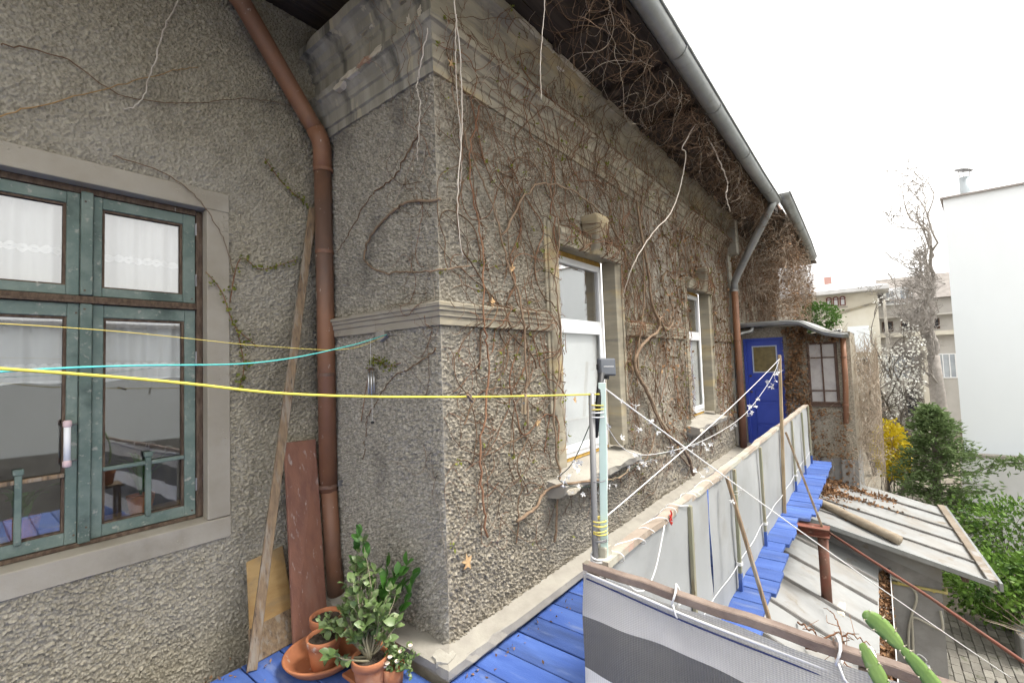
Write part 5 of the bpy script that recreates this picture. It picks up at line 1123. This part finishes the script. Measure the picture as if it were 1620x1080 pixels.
for i, (x, z) in enumerate([(1.90,.52),(2.42,2.30),(2.20,2.05),(1.86,3.45),(3.1,1.35),(2.65,1.22),(5.1,1.5)]):
    p = Vector(wall_pt(x, z, .006)); gg = random.Random(i); V = [p + Vector((0,-.012,0))]; k = 11
    for q in range(k):
        a = 6.2832*q/k; s = (.042 if q % 2 else .020)*gg.uniform(.8,1.2)*(.8 if i else 1.1); V.append(p + Vector((math.cos(a)*s, -.004-gg.uniform(0,.014), math.sin(a)*s)))
    o = MB().add(V, [(0, 1+q, 1+(q+1)%k) for q in range(k)]).build('dry_leaf', mat('straw_leaf', (.50,.34,.18), (.42,.26,.13), 30, rough=.8), None)
    tag(o, ['star shaped straw coloured dry leaf low on the wall near the corner','dry leaf left of the near window above the string course','dry leaf caught by the near string course','dry leaf under the cornice at the corner','dry leaf beside the near window jamb','dry leaf stuck left of the near window','dry leaf by the thick vine trunk'][i], 'leaf', 'single dry leaves on the wall')
# ================================================================== YARD
gnd = MB(); gnd.add([(-120,-120,GZ-.03),(200,-120,GZ-.03),(200,120,GZ-.03),(-120,120,GZ-.03)], [(0,1,2,3)]); o = gnd.build('ground', EARTH); tag(o, 'bare damp yard soil around the houses', 'ground', kind='structure')
pv = MB().box((7.0,-2.4,GZ-.026),(10.6,.0,GZ-.012)).build('paving', EARTH); tag(pv, 'grey block paving of the yard beside the shed', 'paving', kind='structure')
pm = MB().box((-.098,-.048,-.03),(.098,.048,0)); me_p = pm.build('paver', PAVER, pv, bevel=.006); me_p.location = (7.2,-.4,GZ+.02); g = random.Random(8)
cnt = 0
for j in range(20):
    for i in range(15):
        if i == 0 and j == 0: continue
        o = me_p.copy(); col.objects.link(o); o.parent = pv; o.location = (7.2+i*.202+(.101 if j % 2 else 0), -.40-j*.102, GZ+.02+g.uniform(-.004,.004)); o.rotation_euler = (g.gauss(0,.012), g.gauss(0,.012), g.gauss(0,.02))
# ---- lower shed with its leaf-filled gutter
def rz1(y): return -.73 + .42*(y-.52)
sh = thing('lean_to_shed', 'low shed roof of pale grey sheet metal right below the walkway', 'shed')
def sheet(name, x0, x1, y0, y1, f, th_, mt, parent, nx=14, ny=8, jit=.004, seed=0, x0b=None, y0b=None):
    g = random.Random(seed); V = []; 
    for s in (0, -th_):
        for i in range(nx+1):
            for j in range(ny+1):
                u = i/nx; v = j/ny; x = x0+(x1-x0)*u; ya = y0 + ((y0b-y0)*u if y0b is not None else 0); y = ya+(y1-ya)*v; V.append((x, y, f(y)+s+(g.uniform(-jit,jit) if s == 0 else -jit)))
    m = (nx+1)*(ny+1); F = []
    for i in range(nx):
        for j in range(ny):
            a = i*(ny+1)+j; F.append((a, a+ny+1, a+ny+2, a+1)); F.append((m+a, m+a+1, m+a+ny+2, m+a+ny+1))
    for i in range(nx): a = i*(ny+1); F.append((a, m+a, m+a+ny+1, a+ny+1)); a += ny; F.append((a, a+ny+1, m+a+ny+1, m+a))
    for j in range(ny): a = j; F.append((a, a+1, m+a+1, m+a)); a = nx*(ny+1)+j; F.append((a, m+a, m+a+1, a+1))
    return MB().add(V, F).build(name, mt, parent, smooth=False)
xs = [2.9,3.55,4.15,4.72,5.30,5.90,6.48,6.96]
for i in range(7): sheet('roof_sheet', xs[i]+.004, xs[i+1]-.004, .12, 1.80, rz1, .012, ROOFM, sh, 6, 10, .005, seed=i)
for x in xs[1:-1]: MB().add([(x-.022,.125,rz1(.125)+.002),(x+.022,.125,rz1(.125)+.002),(x+.022,1.8,rz1(1.8)+.002),(x-.022,1.8,rz1(1.8)+.002),(x-.010,.125,rz1(.125)+.026),(x+.010,.125,rz1(.125)+.026),(x+.010,1.8,rz1(1.8)+.026),(x-.010,1.8,rz1(1.8)+.026)], [(0,3,2,1),(4,5,6,7),(0,1,5,4),(1,2,6,5),(2,3,7,6),(3,0,4,7)]).build('standing_seam', DARKJ, sh)
b = MB(); zg = rz1(.12)-.03
b.box((2.9,.118,zg-.07),(6.98,.124,zg+.02)).box((2.9,.012,zg-.075),(6.98,.118,zg-.068)).box((2.9,.004,zg-.075),(6.98,.012,zg+.03)); b.build('box_gutter', mat('white_tin', (.58,.58,.57), (.48,.48,.47), 6, rough=.5, spec=.4), sh)
MB().box((2.9,.20,GZ),(6.98,.30,zg-.02)).build('wall', CEMENT, sh)
gl = [(g.uniform(2.95,6.95), g.uniform(.02,.115), zg-.05+g.uniform(0,.035)) for _ in range(1500)]
V, Q = leaves(gl, rng.uniform(.03,.055,len(gl)), .7, fold=.6); o = fast('gutter_leaves', V, Q, DEADLEAF, None); tag(o, 'dead brown leaves filling the low shed gutter', 'leaves', kind='stuff')
# dry branches lying on the low roof
for k in range(7):
    x, y = g.uniform(4.0,4.7), g.uniform(.25,.7); P = []; a = g.uniform(-2.6,-.5); pos = Vector((x,y,rz1(y)+.02))
    for q in range(26):
        a += g.gauss(0,.13); hgt = .02+.16*math.sin(math.pi*q/25)*g.uniform(.8,1.1); pos = pos + Vector((math.cos(a)*.045, math.sin(a)*.02, 0)); P.append((pos.x, min(1.0,max(.14,pos.y)), rz1(min(1.0,max(.14,pos.y)))+hgt))
    t = thing('dry_branch', 'thin dry branch, one of a tangle curling over the low shed roof', 'branch', 'dry branches lying on the low shed roof')
    MB().tube(P, [.008*(1-.7*i/25) for i in range(26)], 6).build('stem', TWIG_R, t, smooth=True)
    for e in range(5):
        q = g.randint(5,22); p0 = Vector(P[q]); MB().tube([p0, p0+Vector((g.uniform(-.08,.08), g.uniform(-.08,.08), g.uniform(-.02,.07))), p0+Vector((g.uniform(-.2,.2), g.uniform(-.12,.12), g.uniform(-.03,.10)))], [.004,.003,.0015], 5).build('twig', TWIG_R, t, smooth=True)
# ---- upper shed
def rz2(y): return -.50 + .236*(y-.27)
s2 = thing('shed', 'grey rendered shed with an overhanging sheet metal roof beyond the low roof', 'shed')
xs = [6.64,7.16,7.70,8.24,8.78,9.28]
for i in range(5):
    ya = -.80 + (.17)*(xs[i]-6.64)/2.64; yb = -.80 + (.17)*(xs[i+1]-6.64)/2.64
    sheet('roof_sheet', xs[i]+.003, xs[i+1]-.003, ya, .95, rz2, .014, ROOFM, s2, 5, 12, .004, seed=20+i, y0b=yb)
for i, x in enumerate(xs[1:-1]):
    ya = -.79+.17*(x-6.64)/2.64
    MB().bar((x,ya,rz2(ya)+.012),(x,.95,rz2(.95)+.012), .030, .022).build('standing_seam', DARKJ, s2)
MB().bar((6.645,-.80,rz2(-.80)+.004),(6.645,.95,rz2(.95)+.004), .03, .05).build('verge_strip', GUTTER, s2)
MB().bar((6.66,-.80,rz2(-.80)+.022),(9.28,-.63,rz2(-.63)+.022), .075, .05).build('eave_strip', mat('stained_eave_board', (.25,.21,.165), (.19,.155,.12), 5, rough=.9, c4=(.31,.30,.285), s4=4, lo4=.5, hi4=.6), s2, bevel=.004)
MB().bar((6.62,-.85,rz2(-.8)-.0),(9.28,-.68,rz2(-.63)-.0), .03, .085).build('eave_gutter', GUTTER, s2, bevel=.004)
MB().add([(6.99,-.43,GZ),(6.99,.9,GZ),(6.99,.9,rz2(.9)-.03),(6.99,-.43,rz2(-.43)-.03),(9.2,-.43,GZ),(9.2,.9,GZ),(9.2,.9,rz2(.9)-.03),(9.2,-.43,rz2(-.43)-.03)], [(0,1,2,3),(7,6,5,4),(0,3,7,4),(1,5,6,2)]).build('wall', CEMENT, s2)
MB().add([(6.975,-.44,rz2(-.44)-.29),(6.975,.6,rz2(.6)-.17),(6.975,.6,rz2(.6)-.022),(6.975,-.44,rz2(-.44)-.022),(6.985,-.44,rz2(-.44)-.29),(6.985,.6,rz2(.6)-.17),(6.985,.6,rz2(.6)-.022),(6.985,-.44,rz2(-.44)-.022)], [(0,1,2,3),(7,6,5,4),(0,4,5,1),(1,5,6,2),(2,6,7,3),(3,7,4,0)]).build('metal_skirt', ROOFM, s2)
MB().bar((6.68,-.60,rz2(-.6)-.05),(9.2,-.45,rz2(-.45)-.05), .05, .07).build('eave_beam', DARKWOOD, s2)
cb = thing('cable', 'pale grey hose looped down the rendered shed wall', 'hose')
MB().tube(curve([(6.96,.03,-1.0),(6.96,-.10,-1.03),(6.955,-.19,-1.09),(6.955,-.205,-1.20),(6.955,-.15,-1.40),(6.955,-.115,-1.60),(6.955,-.10,-1.95)], 40), .013, 8).build('hose', WOOD_PALE if False else mat('pale_hose', (.42,.40,.33), rough=.6), cb, smooth=True)
MB().tube(curve([(6.955,-.135,-2.0),(6.955,-.15,-1.6),(6.95,-.155,-1.43),(6.95,-.20,-1.40),(6.95,-.35,-1.455),(6.95,-.41,-1.45),(6.955,-.40,-1.26)], 40), .012, 8).build('hose', MATS['pale_hose'], cb, smooth=True)
py_ = thing('gas_pipe', 'yellow pipe running along the top of the rendered shed wall', 'pipe')
MB().tube([(6.96,.07,-1.06),(6.96,-.2,-1.055),(6.96,-.44,-1.05),(6.97,-.46,-1.06),(7.1,-.47,-1.06)], .016, 10).build('pipe', mat('faded_yellow_pipe', (.50,.42,.14), (.42,.36,.15), 8, rough=.6), py_, smooth=True)
for y in (-.05,-.35): MB().tube([(6.96,y,-1.056),(6.96,y-.02,-1.056)], .021, 10).build('coupling', MATS['faded_yellow_pipe'], py_)
jb = thing('junction_box', 'small white junction box low on the rendered shed wall', 'box')
MB().box((6.94,-.28,-2.0),(6.985,-.18,-1.90)).build('box', WHITE_P, jb, bevel=.006); MB().tube(curve([(6.955,-.19,-1.91),(6.95,-.16,-1.86),(6.95,-.19,-1.80),(6.95,-.25,-1.84),(6.955,-.24,-1.90)],20), .007, 7).build('lead', WHITE, jb, smooth=True)
lg = MB(); P = curve([(7.40,.82,rz2(.82)+.06),(7.12,.36,rz2(.36)+.062),(6.86,-.10,rz2(-.10)+.06)], 14); lg.tube(P, [.055*(1+.05*math.sin(i*1.7)) for i in range(14)], 14)
o = lg.build('log', mat('barkless_log', (.34,.29,.22), (.26,.21,.15), 6, stretch=(3,1,3), rough=.9, bump=.4, bscale=30), None, smooth=True); tag(o, 'barkless grey log lying across the upper shed roof', 'log')
rl = []
for _ in range(1000):
    a = g.random(); x, y = (g.gauss(8.3,.45), .78-abs(g.gauss(0,.16))) if a < .45 else ((8.78+g.gauss(0,.05)-.05, g.uniform(-.1,.8)) if a < .72 else (8.24-.05+g.gauss(0,.05), .85-abs(g.gauss(0,.4))))
    if x < 6.8 or x > 9.25 or y < -.3 or y > .93: continue
    rl.append((x, y, rz2(y)+.012+g.uniform(0,.03)))
V, Q = leaves(rl, rng.uniform(.03,.06,len(rl)), .7, fold=.6); o = fast('roof_leaves', V, Q, DEADLEAF, None); tag(o, 'drift of dead brown leaves on the upper shed roof', 'leaves', kind='stuff')
tb = thing('planter', 'grey concrete planter with a bare shrub at the paved yard corner', 'planter')
MB().box((8.95,-1.75,GZ+.02),(9.35,-1.28,GZ+.40)).build('tub', CEMENT, tb, bevel=.015)
bush_stems('stems', (9.15,-1.5,GZ+.35), [(9.15+g.uniform(-.5,.4), -1.5+g.uniform(-.3,.6), GZ+g.uniform(.4,.85)) for _ in range(18)], .010, TWIG_P, tb, 5, wob=.06)
wb = MB().bar((7.4,-.75,GZ+.05),(8.3,-.95,GZ+.05), .03, .03).build('iron_bar', BLACK, None); tag(wb, 'dark iron bar lying on the yard paving by the shed', 'bar')
wb = MB().tube([(5.8,-.02,-2.05),(6.4,-.40,-2.15),(6.9,-.85,-2.25)], .02, 10).build('lower_pipe', REDM, None); tag(wb, 'low red oxide pipe near the foot of the shed wall', 'pipe')

# ================================================================== PLANTS
def blob_leaves(n, c, r_, shell=.55, seed=0, lumps=9, lump=.35):
    """points in a lumpy ellipsoid"""
    q = np.random.default_rng(seed); D = q.normal(size=(n,3)); D /= np.linalg.norm(D,axis=1)[:,None]; rad = shell + (1-shell)*q.random(n)**.6
    L = q.normal(size=(lumps,3)); L /= np.linalg.norm(L,axis=1)[:,None]; k = (D@L.T).max(1); rad = rad*(1-lump+lump*np.clip((k-.45)/.5,0,1)+.08*q.normal(size=n)); return np.array(c) + D*rad[:,None]*np.array(r_), D
def shrub(name, label, cat, c, r_, n, size, mt, base, seed, stems=10, sr=.012, aspect=.6, group=None, more=()):
    t = thing(name, label, cat, group); parts = []; g = random.Random(seed)
    P, D = blob_leaves(n, c, r_, seed=seed); parts.append(leaves(P, rng.uniform(size*.7,size*1.3,len(P)), aspect, dirs=D))
    for q, (c2, r2_, n2) in enumerate(more): P, D = blob_leaves(n2, c2, r2_, seed=seed+q+1); parts.append(leaves(P, rng.uniform(size*.7,size*1.3,len(P)), aspect, dirs=D))
    V, Q = joinq(parts); tag(fast('crown', V, Q, mt, t), kind='stuff')
    cc = [(c, r_)] + [(a, b_) for a, b_, _ in more]; tips = []
    for k in range(stems): a, b_ = g.choice(cc); tips.append([a[i]+b_[i]*g.uniform(-.7,.7) for i in range(3)])
    bush_stems('trunk', base, tips, sr, BARK, t, seed, wob=.05); return t
shrub('hedge_bush', 'fresh green leafy bush in front of the white wall by the yard', 'bush', (9.9,-1.35,-1.95), (.75,.80,.55), 2600, .075, LEAF_H, (10.0,-1.35,GZ), 3, more=[((9.5,-1.0,-1.75),(.5,.42,.42),900),((9.6,-1.9,-1.6),(.6,.7,.5),1300),((10.6,-1.7,-1.3),(.6,.8,.6),1200)], stems=24)
def conifer(label, base, top, rad, n, seed):
    t = thing('conifer', label, 'conifer'); g = random.Random(seed); B = Vector(base); H = top-base[2]; pts = []; dirs = []; b = MB(); b.tube([B, B+Vector((.02,0,H*.5)), B+Vector((0,0,H*.95))], [.09,.06,.015], 8)
    for k in range(210):
        u = g.random()**.8; a = g.uniform(0,6.283); L = rad*(1-u)**.62*g.uniform(.7,1.12)*(1.0 if u > .15 else .8); p0 = B+Vector((0,0,H*(.12+.85*u))); d = Vector((math.cos(a), math.sin(a), g.uniform(.1,.5))); P = []
        for q in range(7): s = q/6; P.append(p0 + d*L*s + Vector((0,0,-.16*L*s*s)))
        b.tube(P, [.012*(1-.8*q/6) for q in range(7)], 4, cap=False)
        for q in range(2,7):
            for r_ in range(n): pts.append(P[q]+Vector((g.gauss(0,.05), g.gauss(0,.05), g.gauss(0,.04)))); dirs.append(d*1.2+Vector((g.gauss(0,.6), g.gauss(0,.6), g.gauss(-.1,.4))))
    b.build('trunk', BARK, t); V, Q = leaves(pts, rng.uniform(.05,.12,len(pts)), .34, dirs=dirs); tag(fast('crown', V, Q, LEAF_T, t), kind='stuff'); return t
conifer('dense dark green conifer in front of the white wall', (11.8,-.78,GZ), .62, 1.0, 9, 5)
shrub('loose_shrub', 'loose light green shrub sprawling against the white garden wall', 'shrub', (11.2,-1.75,-1.25), (.5,.75,.45), 420, .075, LEAF_H, (11.0,-1.6,GZ), 8, more=[((11.2,-1.2,-1.3),(.4,.5,.3),240)], stems=26, sr=.010)
def spray(label, c, pts_, mt, n, size, seed, name='conifer_branch', cat='branch'):
    t = thing(name, label, cat); P = curve(pts_, 30); MB().tube(P, .01, 5).build('stem', BARK, t); q = np.random.default_rng(seed); idx = q.integers(6,30,n); C = np.array([P[i] for i in idx])+q.normal(size=(n,3))*.07
    V, Q = leaves(C, q.uniform(size*.6,size*1.3,n), .4); tag(fast('needles', V, Q, mt, t), kind='stuff')
spray('drooping conifer branch reaching right across the white wall', None, [(12.0,-1.2,-.75),(11.9,-1.7,-.45),(11.8,-2.2,-.40),(11.7,-2.7,-.42)], LEAF_T, 420, .10, 3)
shrub('forsythia', 'bright yellow flowering forsythia behind the conifer', 'shrub', (12.7,-.16,-.50), (.45,.32,.62), 2600, .07, FORS, (12.7,-.15,GZ), 11, stems=22, sr=.010)
shrub('ivy_clump', 'round green ivy clump above the porch roof end', 'ivy', (12.0,.95,2.42), (.35,.42,.36), 1700, .06, LEAF_I, (12.0,1.3,2.0), 13, stems=8)
YMIN = [-99]
def grow(b, p, d, L, r_, depth, g, tips, spread=.55, up_=.12, kids=(2,3), shrink=.72):
    n = 7; P = [p]; w_ = Vector((0,0,0)); dd = d.copy()
    for q in range(n):
        w_ = w_*.6+Vector((g.gauss(0,.10), g.gauss(0,.10), g.gauss(0,.06))); dd = (dd+w_+Vector((0,0,up_*.3))).normalized()
        if P[-1].y < YMIN[0] and dd.y < .2: dd.y = .3; dd.normalize()
        P.append(P[-1]+dd*L/n)
    b.tube(P, [r_*(1-.42*i/n) for i in range(n+1)], 7 if r_ > .03 else 4, cap=False)
    if depth == 0: tips.extend(P[3:]); return
    for k in range(g.randint(*kids)):
        q = g.randint(3,n) if k else n; nd_ = (dd+Vector((g.gauss(0,spread), g.gauss(0,spread), g.gauss(.05,spread*.7)))).normalized(); grow(b, P[q], nd_, L*shrink*g.uniform(.8,1.15), r_*.6*g.uniform(.85,1.05), depth-1, g, tips, spread, up_, kids, shrink)
    if depth <= 2: tips.extend(P[4:])
YMIN[0] = -1.80
bt = thing('bare_tree', 'tall bare tree with dark branches against the white sky', 'tree'); g = random.Random(17); b = MB(); tips = []
TB = Vector((23.5,-1.80,GZ))
b.tube([TB, TB+Vector((0,.0,1.5)), TB+Vector((0,.05,3.0)), TB+Vector((0,.06,4.0))], [.32,.26,.22,.18], 12)
for d, L, r_ in (((0,.20,1),2.8,.13),((0,-.26,1),1.8,.11),((.3,.0,1),2.0,.09),((-.2,.25,1),1.4,.06)): grow(b, TB+Vector((0,.06,3.9)), Vector(d).normalized(), L, r_, 5, g, tips, .42, .16, (2,3), .68)
for z, d in ((2.6,(0,-.8,.5)),(3.0,(-.3,.7,.6)),(2.2,(.1,-.7,.6)),(3.4,(0,-.6,.8)),(3.2,(0,-1,.4))): grow(b, TB+Vector((0,0,z)), Vector(d).normalized(), 1.0, .04, 4, g, tips, .42, .16, (2,3), .70)
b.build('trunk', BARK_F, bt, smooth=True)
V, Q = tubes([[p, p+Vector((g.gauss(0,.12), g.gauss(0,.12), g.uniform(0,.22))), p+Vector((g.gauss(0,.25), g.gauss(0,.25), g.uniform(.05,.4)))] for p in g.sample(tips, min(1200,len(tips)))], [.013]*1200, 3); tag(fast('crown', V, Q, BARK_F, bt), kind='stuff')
YMIN[0] = -.75
def blossom(label, base, h, seed, n, depth=5, r_=.06, fl=.05):
    t = thing('blossom_tree', label, 'tree'); g = random.Random(seed); b = MB(); tips = []
    for k in range(3): grow(b, Vector(base), Vector((g.gauss(0,.12), g.gauss(-.02,.10), 1)).normalized(), h*.40, r_, depth, g, tips, .36, .10, (2,3), .64)
    b.build('trunk', BARK, t, smooth=True); C = []; tips = [p for p in tips if p.y > -1.0]
    for k in range(n):
        p = g.choice(tips); C += [p+Vector((g.gauss(0,.05), g.gauss(0,.05), g.gauss(0,.05))) for _ in range(3)]
    V, Q = leaves(C, rng.uniform(fl*.7,fl*1.3,len(C)), .9); tag(fast('crown', V, Q, BLOSS, t), kind='stuff')
    return t
blossom('white flowering fruit tree between the porch and the bare tree', (14.6,.0,GZ), 5.7, 5, 380)
blossom('smaller white flowering tree in front of the pale house', (20.0,.25,GZ), 5.6, 9, 260, 4)

# ================================================================== HOUSES BEHIND
wh = thing('white_building', 'tall blank white rendered building at the right', 'building')
MB().add([(14,-14,-2.6),(19,-14,-2.6),(19,-2.1,-2.6),(14,-1.4,-2.6),(14,-14,5.0),(19,-14,5.0),(19,-2.1,5.0),(14,-1.4,5.0)], [(0,3,2,1),(4,5,6,7),(0,1,5,4),(1,2,6,5),(2,3,7,6),(3,0,4,7)]).build('wall', WHITEB, wh)
MB().add([(13.93,-14.05,5.0),(19.05,-14.05,5.0),(19.05,-2.04,5.0),(13.93,-1.34,5.0),(13.93,-14.05,5.035),(19.05,-14.05,5.035),(19.05,-2.04,5.035),(13.93,-1.34,5.035)], [(0,3,2,1),(4,5,6,7),(0,1,5,4),(1,2,6,5),(2,3,7,6),(3,0,4,7)]).build('parapet_flashing', mat('flashing', (.36,.33,.32), rough=.6), wh)
MB().add([(14.0,-14,5.036),(19,-14,5.036),(19,-2.1,5.036),(14,-1.4,5.036),(16,-12,5.6),(17,-12,5.6),(17,-3.4,5.6),(16,-3.4,5.6)], [(0,1,5,4),(1,2,6,5),(2,3,7,6),(3,0,4,7),(4,5,6,7)]).build('roof', mat('pale_roof', (.70,.71,.72), rough=.8), wh)
vt = thing('roof_vent', 'metal chimney pipe with a tilted cowl on the white building roof', 'vent')
MB().tube([(15.2,-1.92,5.04),(15.2,-1.92,5.72)], .095, 16).build('flue', mat('grey_flue', (.38,.42,.44), rough=.5, metal=.3), vt, smooth=True)
for a in (0,2.1,4.2): MB().tube([(15.2+.09*math.cos(a),-1.92+.09*math.sin(a),5.70),(15.2+.12*math.cos(a),-1.92+.12*math.sin(a),5.90)], .008, 6).build('stay', GREYM, vt)
o = MB().lathe([(.0,.06),(.17,.0),(.168,-.012),(0,.045)], (0,0,0), 20).build('cowl', GREYM, vt); o.location = (15.2,-1.92,5.90); o.rotation_euler = (R(16), R(-5), 0)
gw = thing('garden_wall', 'pale stained garden wall below the white building', 'wall')
MB().box((13.4,-9,-2.6),(13.55,-1.28,-.62)).build('wall', WHITEB2, gw)
MB().box((13.37,-9,-.62),(13.58,-1.25,-.57)).build('coping', LEDGE, gw)
def opening(parent, x, y0, y1, z0, z1, frame, fw_=.07, arch=False, bars=1, pane=None, name='window'):
    """window in a facade that faces -X at plane x; y0<y1"""
    f = MB(); f.box((x-.05,y0,z0),(x+.02,y0+fw_,z1)).box((x-.05,y1-fw_,z0),(x+.02,y1,z1)).box((x-.049,y0+fw_,z1-fw_),(x+.02,y1-fw_,z1)).box((x-.049,y0+fw_,z0),(x+.02,y1-fw_,z0+fw_))
    if arch:
        n = 8; yc = (y0+y1)/2; r_ = (y1-y0)/2
        for k in range(n):
            a0, a1 = math.pi*k/n, math.pi*(k+1)/n
            f.bar((x-.02,yc+r_*math.cos(a0)*.93,z1+r_*math.sin(a0)*.93),(x-.02,yc+r_*math.cos(a1)*.93,z1+r_*math.sin(a1)*.93), .06, fw_, upv=(1,0,0))
    o = f.build(name, frame, parent)
    for k in range(bars): y = y0+(y1-y0)*(k+1)/(bars+1); MB().box((x-.045,y-.02,z0+fw_),(x+.01,y+.02,z1-fw_)).build('glazing_bar', frame, o)
    MB().box((x-.012,y0+fw_*.5,z0+fw_*.5),(x-.004,y1-fw_*.5,z1-(0 if arch else fw_*.5))).build('pane', pane or FARGLASS, o)
    if arch:
        n = 8; yc = (y0+y1)/2; r_ = (y1-y0)/2*.93; V = [(x-.008,yc,z1)] + [(x-.008,yc+r_*math.cos(math.pi*k/n),z1+r_*math.sin(math.pi*k/n)) for k in range(n+1)]
        MB().add(V, [(0,k+1,k+2) for k in range(n)]).build('arch_pane', pane or FARGLASS, o)
    return o
FARGLASS = mat('far_window_glass', (.30,.33,.36), (.40,.43,.46), 2, rough=.15, spec=.6); DARKOP = mat('dark_opening', (.035,.035,.04), rough=.6)
ph = thing('pale_house', 'cream house with three arched windows and a shallow roof in the distance', 'house')
MB().box((30,-.28,GZ),(38,5,4.72)).build('wall', CREAM, ph)
MB().add([(29.2,-.75,4.73),(38.6,-.75,4.73),(38.6,5.6,4.73),(29.2,5.6,4.73),(29.2,-.75,4.93),(38.6,-.75,4.93),(38.6,5.6,4.93),(29.2,5.6,4.93),(32,1.2,5.6),(36,1.2,5.6),(36,3.6,5.6),(32,3.6,5.6)], [(0,3,2,1),(0,1,5,4),(1,2,6,5),(2,3,7,6),(3,0,4,7),(4,5,9,8),(5,6,10,9),(6,7,11,10),(7,4,8,11),(8,9,10,11)]).build('roof', mat('pale_tin_roof', (.62,.62,.62), (.54,.54,.54), 2, rough=.6), ph)
for y in (1.66,1.36,1.06): opening(ph, 29.995, y-.0, y+.24, 4.13, 4.50, RWIN, .04, arch=True, bars=0, pane=mat('bright_far_pane', (.62,.64,.66), rough=.3))
MB().box((29.93,.98,4.02),(29.99,1.98,4.08)).build('sill', LEDGE, ph)
MB().add([(29.9,2.2,3.5),(29.9,-.28,4.1),(29.9,-.28,4.2),(29.9,2.2,3.6),(29.99,2.2,3.5),(29.99,-.28,4.1),(29.99,-.28,4.2),(29.99,2.2,3.6)], [(0,1,2,3),(7,6,5,4),(0,4,5,1),(2,6,7,3),(0,3,7,4),(1,5,6,2)]).build('sloping_ledge', PLASTER, ph)
for (y0,y1,z0,z1) in ((1.3,2.1,2.4,2.9),(.2,.9,.3,1.3)): opening(ph, 29.99, y0, y1, z0, z1, WHITE_P, .06, pane=DARKOP)
MB().box((32.5,1.75,5.4),(32.9,2.1,6.1)).build('chimney', mat('pink_brick', (.42,.25,.22), rough=.9), ph)
MB().box((28.2,.15,1.6),(29.98,1.0,2.9)).build('annex', WHITEB, ph)
gh = thing('grey_house', 'grey terraced house with balcony band and arched gateway behind the trees', 'house')
MB().box((32,-6,GZ),(42,-.2805,4.25)).build('wall', GREYH, gh)
MB().add([(31.6,-6.3,4.26),(42,-6.3,4.26),(42,-.29,4.26),(31.6,-.29,4.26),(33.4,-5,5.7),(40,-5,5.7),(40,-.29,5.7),(33.4,-.29,5.7)], [(0,1,2,3),(0,4,5,1),(1,5,6,2),(2,6,7,3),(3,7,4,0),(4,7,6,5)]).build('roof', mat('dark_slate', (.22,.20,.185), (.28,.26,.24), 3, rough=.9), gh)
for y0, y1 in ((-1.02,-.62),(-1.65,-1.20)):
    MB().box((31.75,y0-.08,4.08),(33.2,y1+.08,4.98)).build('dormer', WHITE_P, gh); opening(gh, 31.745, y0, y1, 4.16, 4.85, WHITE_P, .05, pane=FARGLASS)
MB().box((31.5,-6,2.34),(31.99,-.285,2.56)).build('balcony_band', CREAM, gh); MB().box((31.45,-6,3.36),(31.99,-.285,3.46)).build('cornice', GREYH, gh)
for (y0,y1,z0,z1,k) in ((-.86,-.40,2.66,3.2,DARKOP),(-1.82,-1.18,2.68,3.22,DARKOP),(-2.7,-2.1,2.68,3.22,DARKOP),(-1.76,-.42,.13,1.38,FARGLASS),(-3.2,-2.2,.13,1.38,FARGLASS)): opening(gh, 31.99, y0, y1, z0, z1, WHITE_P if k is FARGLASS else CASE, .05, bars=3 if k is FARGLASS else 1, pane=k)
opening(gh, 31.99, -1.68, -.98, -2.0, -.75, CEMENT, .05, arch=True, bars=0, pane=DARKOP, name='gateway')
MB().box((31.3,-2.1,-2.6),(31.98,-1.85,2.33)).build('pier', CREAM, gh)
pl_ = thing('utility_pole', 'thin pale pole standing before the far houses', 'pole'); MB().tube([(26,-.55,GZ),(26,-.45,3.9)], [.09,.05], 10).build('pole', LEDGE, pl_, smooth=True); MB().tube([(26,-.45,3.7),(26.0,-.95,3.75)], .02, 6).build('arm', GREYM, pl_)
# low white neighbour across the yard, mirrored in the panes of the green window
ob = thing('neighbour_building', 'low white building across the yard mirrored in the green window panes', 'building')
MB().box((-22,-18,-.55),(9,-13,3.3)).build('wall', WHITEB, ob); MB().box((-22.1,-18.1,GZ),(9.1,-12.9,-.551)).build('plinth', CEMENT, ob)
MB().box((-22.3,-18.3,3.301),(9.3,-12.7,3.42)).build('roof_slab', GREYH, ob)
